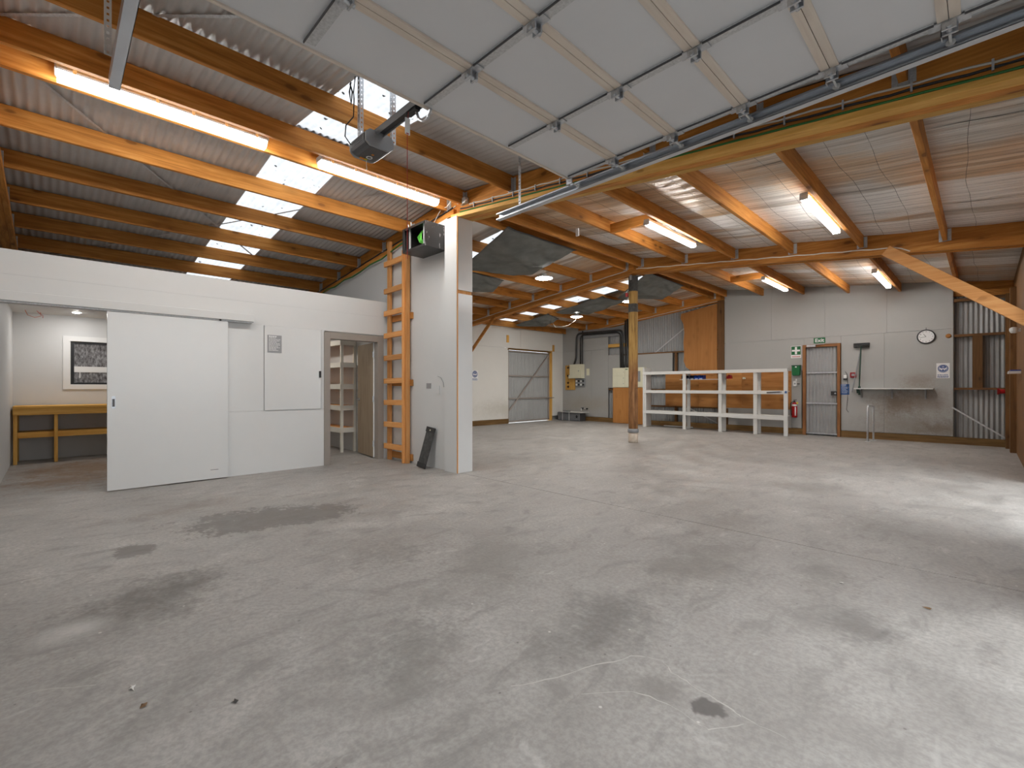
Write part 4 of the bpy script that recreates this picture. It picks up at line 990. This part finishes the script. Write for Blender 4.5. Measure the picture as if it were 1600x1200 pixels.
obj('body', B(-2.235, -2.115, YB-.05, YB-.001, 1.425, 1.55), M_maroon, ca, bevel=.008); obj('window', B(-2.205, -2.145, YB-.054, YB-.0505, 1.465, 1.52), M_midg, ca)
notice('blue_notice', 'blue printed notice right of the exit door', YB, -2.43, -2.255, 1.02, 1.275, 'y', M_signblue, plain('notice_ink', (.6,.65,.72), .5), 8)
ph = thing('intercom', 'small white intercom with dangling cord right of exit', 'intercom', (-2.33, YB, 1.38))
obj('body', B(-2.365, -2.30, YB-.045, YB-.001, 1.41, 1.49), M_whitep, ph, bevel=.006); obj('base', B(-2.365, -2.295, YB-.05, YB-.002, 1.375, 1.409), M_black, ph)
obj('cord', MB().tube([(-2.33, YB-.01, 1.57), (-2.30, YB-.02, 1.52), (-2.285, YB-.02, 1.4), (-2.285, YB-.012, 1.2), (-2.29, YB-.012, .9), (-2.31, YB-.012, .66), (-2.27, YB-.012, .60)], .005, 6), M_bcable, ph)
# broom and mop handle
bm = thing('broom', 'black broom hung head up on the back wall', 'broom', (-2.0, YB-.05, 1.06))
obj('head', B(-2.165, -1.855, YB-.075, YB-.02, 2.19, 2.235), M_black, bm, bevel=.008)
mb = MB(); rb = random.Random(5)
for k in range(44): x = -2.16+.3*k/43; mb.beam((x, YB-.05, 2.19), (x+rb.uniform(-.01,.01), YB-.05, 2.13), .009, .04, (0,1,0))
obj('bristles', mb, M_rubber, bm)['kind'] = 'stuff'
obj('handle', MB().cyl((-2.01, YB-.055, 2.19), (-2.20, YB-.03, 1.08), .013, 10), M_midg, bm)
tag(obj('dust_pan_handle', MB().cyl((-2.015, YB-.085, 2.16), (-2.055, YB-.045, 1.22), .012, 10).beam((-2.055, YB-.045, 1.22), (-2.05, YB-.045, 1.02), .05, .012, (0,1,0)).beam((-2.07, YB-.04, 1.16), (-2.06, YB-.04, 1.06), .09, .012, (0,1,0)), plain('dark_green_pole', sr(30,62,48), .5)), 'dark green scraper pole hanging beside the broom', 'pole')
tag(obj('access_panel', B(-2.04, -1.78, YB-.006, YB-.001, 1.36, 1.62).box(-2.02, -1.80, YB-.010, YB-.0062, 1.38, 1.60), M_backw), 'square painted access panel behind the broom', 'panel')
ws_ = thing('wall_shelf', 'narrow white wall shelf below the clock', 'shelf', (-1.45, YB-.1, 1.15))
obj('board', B(-2.14, -.75, YB-.20, YB-.001, 1.155, 1.178), M_shelfw, ws_)
for x in (-2.02, -1.46, -.89): obj('bracket', B(x-.014, x+.014, YB-.02, YB-.001, .94, 1.154).box(x-.014, x+.014, YB-.16, YB-.02, 1.135, 1.154).beam((x, YB-.02, .97), (x, YB-.14, 1.13), .012, .012), M_greyn, ws_)
hp_ = thing('pipe_hoop', 'grey steel hoop rail standing in front of the back wall', 'rail', (-1.8, 13.1, 0))
obj('hoop', MB().tube([(-1.80, 12.80, 0), (-1.80, 12.80, .70), (-1.80, 12.815, .755), (-1.80, 12.86, .785), (-1.76, 13.05, .785), (-1.74, 13.10, .77), (-1.74, 13.12, .72), (-1.74, 13.12, 0)], .019, 10), M_galv2, hp_, smooth=True)
for fx, y in ((-1.80, 12.80), (-1.74, 13.12)): obj('foot', B(fx-.05, fx+.05, y-.05, y+.05, 0, .008), M_galv2, hp_)
# clock
ck = thing('wall_clock', 'round black rimmed wall clock on the white back wall', 'clock', (-.88, YB, 2.30))
def disc(r, y0, y1, k=32): return MB().cyl((-.88, y0, 2.30), (-.88, y1, 2.30), r, k)
rim = MB(); kk = 36
for i in range(kk):
    for (r, y) in ((.155, YB-.002), (.155, YB-.03), (.133, YB-.034), (.133, YB-.02)): rim.v.append((-.88+r*math.cos(2*PI*i/kk), y, 2.30+r*math.sin(2*PI*i/kk)))
for i in range(kk):
    j = (i+1) % kk
    for q in range(3): rim.f.append((4*i+q, 4*j+q, 4*j+q+1, 4*i+q+1))
obj('rim', rim, M_black, ck); obj('face', disc(.134, YB-.022, YB-.002), M_whitep, ck)
for h in range(12):
    a = 2*PI*h/12; s, c_ = math.sin(a), math.cos(a)
    text(str(h if h else 12), .030, M_black, ck, (-.88+.108*s, YB-.0235, 2.30+.108*c_), name='numeral')
for ang, ln, wd in ((-.64*1.0, .07, .008), (-1.75, .10, .006)):
    obj('hand', MB().beam((-.88, YB-.026, 2.30), (-.88+ln*math.sin(ang), YB-.026, 2.30+ln*math.cos(ang)), .003, wd, (0, 1, 0) if False else (math.cos(ang), 0, -math.sin(ang))), M_black, ck)
obj('hook', MB().cyl((-.88, YB-.012, 2.45), (-.88, YB-.012, 2.50), .004, 6), M_black, ck)
# safety signs: white plate, blue disc with a goggled head, lettering below
def safety(label, u, z, wd, ht, wall):
    t = thing('safety_sign', label, 'sign', (u, YB, z) if wall == 'y' else (XL, u, z), 'blue eye and ear protection signs')
    def pt(a, b, o): return (u+a, YB-o, z+b) if wall == 'y' else (XL+o, u+a, z+b)
    def rect(a0, a1, b0, b1, o0, o1): return MB().prism([pt(a0,b0,o0), pt(a1,b0,o0), pt(a1,b1,o0), pt(a0,b1,o0)], Vector(pt(0,0,o1))-Vector(pt(0,0,o0)))
    def circ(ca, cb, r, o0, o1, k=28, e=1.): return MB().prism([pt(ca+r*math.cos(2*PI*i/k), cb+e*r*math.sin(2*PI*i/k), o0) for i in range(k)], Vector(pt(0,0,o1))-Vector(pt(0,0,o0)))
    obj('plate', rect(-wd/2, wd/2, 0, ht, .001, .004), M_whitep, t)
    cz = ht*.64; r = wd*.40
    blue = plain('mandatory_blue', sr(24,66,130), .45)
    obj('disc', circ(0, cz, r, .0042, .0055), blue, t)
    obj('ring', circ(0, cz, r*.86, .0056, .0060), M_whitep, t); obj('disc', circ(0, cz, r*.80, .0061, .0064), blue, t)
    obj('head', circ(0, cz-.02*wd, r*.50, .0066, .0070, e=1.1), M_whitep, t)
    obj('goggles', rect(-r*.5, r*.5, cz+.02*wd, cz+.13*wd, .0072, .0076), blue, t); obj('muffs', rect(-r*.68, -r*.5, cz-.1*wd, cz+.12*wd, .0072, .0076), M_whitep, t); obj('muffs', rect(r*.5, r*.68, cz-.1*wd, cz+.12*wd, .0072, .0076), M_whitep, t)
    obj('mouth', circ(0, cz-.16*wd, r*.24, .0072, .0076, e=.7), blue, t)
    pm = MB(); rr = random.Random(2)
    for b in (.19, .10, .04):
        a = -wd*.42
        while a < wd*.38:
            w2 = wd*rr.uniform(.05, .14); q = rect(a, a+w2, ht*b, ht*(b+.045), .0042, .0046); n = len(pm.v); pm.v += q.v; pm.f += [tuple(i+n for i in f) for f in q.f]; a += w2+wd*.03
    obj('print', pm, blue, t)
safety('blue protective eyewear sign right of the clock', -.61, 1.395, .21, .32, 'y')
safety('blue protective eyewear sign beside the boxed white post', 9.27, 1.40, .26, .32, 'x')
tag(obj('pipe_outlet', MB().tube([(-.525, YB-.03, 2.29), (-.525, YB-.001, 2.29)], [.030, .048], 14).cyl((-.525, YB-.034, 2.29), (-.525, YB-.0305, 2.29), .016, 10), ply_m), 'round orange timber plug right of the clock', 'plug')
cn = thing('red_funnel', 'red plastic funnel on the lower girt of the right corner', 'funnel', (.3, 13.48, 1.10))
obj('cone', MB().tube([(.20, 13.50, 1.115), (.22, 13.50, 1.115), (.23, 13.50, 1.115), (.38, 13.50, 1.115), (.41, 13.50, 1.115)], [.06, .06, .048, .034, .034], 16), M_red, cn, smooth=False)
obj('mouth_rim', MB().tube([(.190, 13.50, 1.115), (.205, 13.50, 1.115)], [.066, .066], 16), M_maroon, cn)
# things on the right wall near the corner
tag(obj('wall_lamp', MB().lathe([(.0001, -.05), (.035, -.045), (.055, -.01), (.055, .03), (.03, .05), (.0001, .05)], (.345, 11.05, 2.12)).cyl((.38, 11.05, 2.12), (.419, 11.05, 2.12), .03, 10), M_whitep), 'white round wall lamp at the right edge of the view', 'lamp')
hb = thing('hose_bracket', 'white bracket with blue top at the right wall edge', 'bracket', (.38, 11.1, 1.42)); obj('arm', B(.28, .419, 10.95, 11.3, 1.42, 1.46), M_whitep, hb); obj('pad', B(.30, .419, 10.98, 11.27, 1.461, 1.48), M_blue, hb); obj('tip', MB().cyl((.285, 11.2, 1.44), (.285, 11.45, 1.435), .010, 8), M_galv, hb)
tag(obj('switch_box', B(.375, .419, 12.62, 12.74, 1.43, 1.55).box(.365, .375, 12.65, 12.71, 1.46, 1.52), M_greyn), 'pale switch box on the dark post by the corner', 'switch')

# ------------------------------------------------------------------ switchboards and pipes in the far left corner
mbx = thing('meter_box', 'cream electrical box on a yellow timber backing board', 'electrical box', (-10.4, YB-.1, 1.5))
obj('backing_board', B(-10.90, -10.46, YB-.03, YB-.001, 1.10, 2.0), yel_z, mbx)
obj('case', B(-10.56, -10.02, YB-.22, YB-.031, 1.52, 2.02), M_creamp, mbx, bevel=.006); obj('step', B(-10.66, -10.561, YB-.15, YB-.031, 1.52, 1.64), M_creamp, mbx)
obj('door', B(-10.54, -10.10, YB-.232, YB-.221, 1.535, 2.005), M_creamp, mbx); obj('lock', MB().cyl((-10.14, YB-.24, 1.78), (-10.14, YB-.232, 1.78), .02, 10), M_midg, mbx)
for z in (1.92, 1.62, 1.36, 1.22): obj('knob', MB().cyl((-10.76, YB-.06, z), (-10.76, YB-.03, z), .04, 12), plain('brown_knob', sr(70,48,26), .5), mbx)
sk_ = thing('socket_panel', 'grey socket panel below the cream electrical box', 'socket', (-10.2, YB, 1.25))
obj('plate', B(-10.42, -10.0, YB-.05, YB-.001, 1.23, 1.50), M_midg, sk_)
for i in range(4):
    for z in (1.29, 1.42): obj('socket', MB().cyl((-10.36+.1*i, YB-.075, z), (-10.36+.1*i, YB-.05, z), .034, 12), M_black if i % 2 else M_whitep, sk_)
tag(obj('warning_label', B(-9.96, -9.83, YB-.003, YB-.001, 1.62, 1.86).box(-9.93, -9.86, YB-.005, YB-.0031, 1.66, 1.76), M_creamp), 'small pale label right of the cream electrical box', 'label')
swb = thing('switchboard', 'cream metal switchboard above the plywood cupboard', 'switchboard', (-8.2, YB-.15, 1.18))
obj('case', B(-8.77, -7.60, YB-.16, YB-.001, 1.19, 1.84), M_creamp, swb, bevel=.005)
for (a, b, z0, z1) in ((-8.75, -8.29, 1.58, 1.82), (-8.75, -8.29, 1.21, 1.57), (-8.28, -8.03, 1.21, 1.82), (-8.02, -7.62, 1.21, 1.82)): obj('cover', B(a, b, YB-.172, YB-.161, z0, z1), M_creamp, swb)
obj('window', B(-7.90, -7.72, YB-.176, YB-.1725, 1.38, 1.72), M_midg, swb); obj('catch', B(-8.27, -8.18, YB-.178, YB-.1725, 1.775, 1.80), M_green, swb)
for z in (1.70, 1.50, 1.32): obj('screw', MB().cyl((-8.34, YB-.178, z), (-8.34, YB-.172, z), .012, 8), M_midg, swb)
cb = thing('plywood_cupboard', 'orange plywood cupboard under the switchboard behind the pole', 'cupboard', (-8.2, YB-.15, 0))
obj('front', B(-8.74, -8.18, YB-.18, YB-.162, .01, 1.185), ply_m, cb); obj('front', B(-8.176, -7.61, YB-.18, YB-.162, .01, 1.185), ply_m, cb)
obj('side', B(-8.74, -8.722, YB-.161, YB-.03, .01, 1.185), ply_m, cb); obj('side', B(-7.628, -7.61, YB-.161, YB-.03, .01, 1.185), ply_m, cb)
def pipe(pts, r, label):
    # rounded corners
    P = [Vector(p) for p in pts]; out = [P[0]]
    for i in range(1, len(P)-1):
        a = (P[i-1]-P[i]).normalized(); b = (P[i+1]-P[i]).normalized(); R = min(.16, (P[i-1]-P[i]).length*.45, (P[i+1]-P[i]).length*.45)
        for k in range(6):
            t = k/5; out.append((P[i]+a*R)*(1-t)**2 + P[i]*2*t*(1-t) + (P[i]+b*R)*t*t)
    out.append(P[-1])
    tag(obj('conduit_pipe', MB().tube(out, r, 10), M_pipe, None, smooth=True), label, 'pipe', 'black conduit pipes')
yp = YB-.05
pipe([(-10.48, yp, 2.02), (-10.38, yp, 2.25), (-10.36, yp, 3.13), (-8.46, yp, 3.11), (-8.44, yp, 1.85)], .036, 'outer black conduit arching between the two electrical boxes')
pipe([(-10.20, yp+.012, 2.02), (-10.20, yp+.012, 3.07), (-8.55, yp+.02, 3.04), (-8.53, yp+.01, 1.85)], .028, 'inner black conduit arching between the two electrical boxes')
pipe([(-10.10, yp, 2.02), (-10.10, yp, 3.22)], .018, 'thin straight black conduit above the cream electrical box')
pipe([(-8.27, yp, 1.85), (-8.26, yp, 2.1), (-8.26, yp, 3.45)], .04, 'straight black conduit rising from the switchboard')
pipe([(-8.38, yp, 1.85), (-8.345, yp, 2.05), (-8.345, yp, 3.42)], .022, 'thin black conduit beside the straight riser')
obj('pipe_backboard', B(-10.32, -8.46, YB-.012, YB-.001, 2.94, 3.24), M_midg, wb)
# grey crate with a white lid
gc = thing('grey_crate', 'grey plastic crate under a white board in the far corner', 'crate', (-10.5, 13.25, 0))
x0, x1, y0, y1 = -10.95, -9.95, 13.12, 13.50
obj('body', B(x0, x1, y0, y1, 0, .30), M_darkg, gc, bevel=.02)
mb = MB()
for k in range(17): x = x0+.06+k*.058; mb.box(x, x+.018, y0-.012, y0, .02, .29)
obj('ribs', mb, M_midg, gc)
for x in (-10.7, -10.4): obj('strap', B(x-.01, x+.01, y0-.016, y0-.012, .01, .31), M_whitep, gc)
obj('cap', MB().cyl((-10.06, y0-.02, .16), (-10.06, y0, .16), .05, 14), M_black, gc)
wbd_ = tag(obj('white_board', B(-10.75, -9.78, 13.05, 13.47, .301, .325), M_shelfw, bevel=.004), 'white board lying across the grey crate', 'board')
tag(obj('black_offcut', MB().prism([(-10.72, 13.15, .3255), (-10.45, 13.10, .3255), (-10.42, 13.22, .3255), (-10.66, 13.27, .3255)], (0, 0, .018)), M_black), 'flat black offcut on the white board in the corner', 'offcut')
tp_ = thing('water_tap', 'dark tap stub on the far wall above the crate', 'tap', (-10.1, YB, .42))
obj('stub', MB().cyl((-10.1, YB-.10, .44), (-10.1, YB-.001, .44), .03, 10).cyl((-9.92, YB-.06, .43), (-9.92, YB-.001, .43), .026, 10), M_black, tp_); obj('spout', MB().tube([(-10.1, YB-.09, .44), (-10.1, YB-.12, .42), (-10.1, YB-.12, .36)], .018, 8), M_galv2, tp_)
obj('link_pipe', MB().cyl((-10.1, YB-.03, .44), (-9.92, YB-.03, .43), .012, 8), M_galv2, tp_)
tag(obj('offcut_timber', MB().beam((-6.9, 13.38, .02), (-6.0, 13.36, .02), .06, .03).beam((-6.6, 13.42, .02), (-6.55, 13.35, .02), .02, .028), M_shelfw), 'white timber offcut lying under the shelves', 'offcut')

# ------------------------------------------------------------------ scraps on the floor
def leaf(x, y, s, m, label, cat='leaf'):
    rr = random.Random(x*31+y); k = 8; a0 = rr.uniform(0, 6)
    mb = MB(); mb.v.append((x, y, .010*s/.03))
    for i in range(k):
        a = a0+2*PI*i/k; r = s*(1 if i % 2 else .55)*rr.uniform(.6, 1.1); mb.v.append((x+r*math.cos(a), y+.55*r*math.sin(a), .001+rr.uniform(0, .007)))
    for i in range(k): mb.f.append((0, 1+i, 1+(i+1) % k))
    tag(obj('dry_leaf' if cat == 'leaf' else 'paper_scrap', mb, m), label, cat)
M_leaf = plain('dry_leaf', sr(120,92,64), .8); M_scrap = plain('pale_scrap', sr(205,200,194), .8)
leaf(-2.22, .24, .028, M_leaf, 'dry brown leaf on the floor in the left foreground')
leaf(-2.38, .22, .028, M_scrap, 'crumpled pale scrap beside the dry leaf in the foreground', 'scrap')
leaf(-2.0, .49, .025, plain('dark_scrap', sr(70,68,66), .8), 'dark scrap on the floor in the left foreground', 'scrap')
leaf(-.61, 3.43, .022, M_scrap, 'tiny pale scrap near the floor joint', 'scrap')
leaf(-.21, 3.37, .028, M_leaf, 'dry brown leaf on the floor at the right')
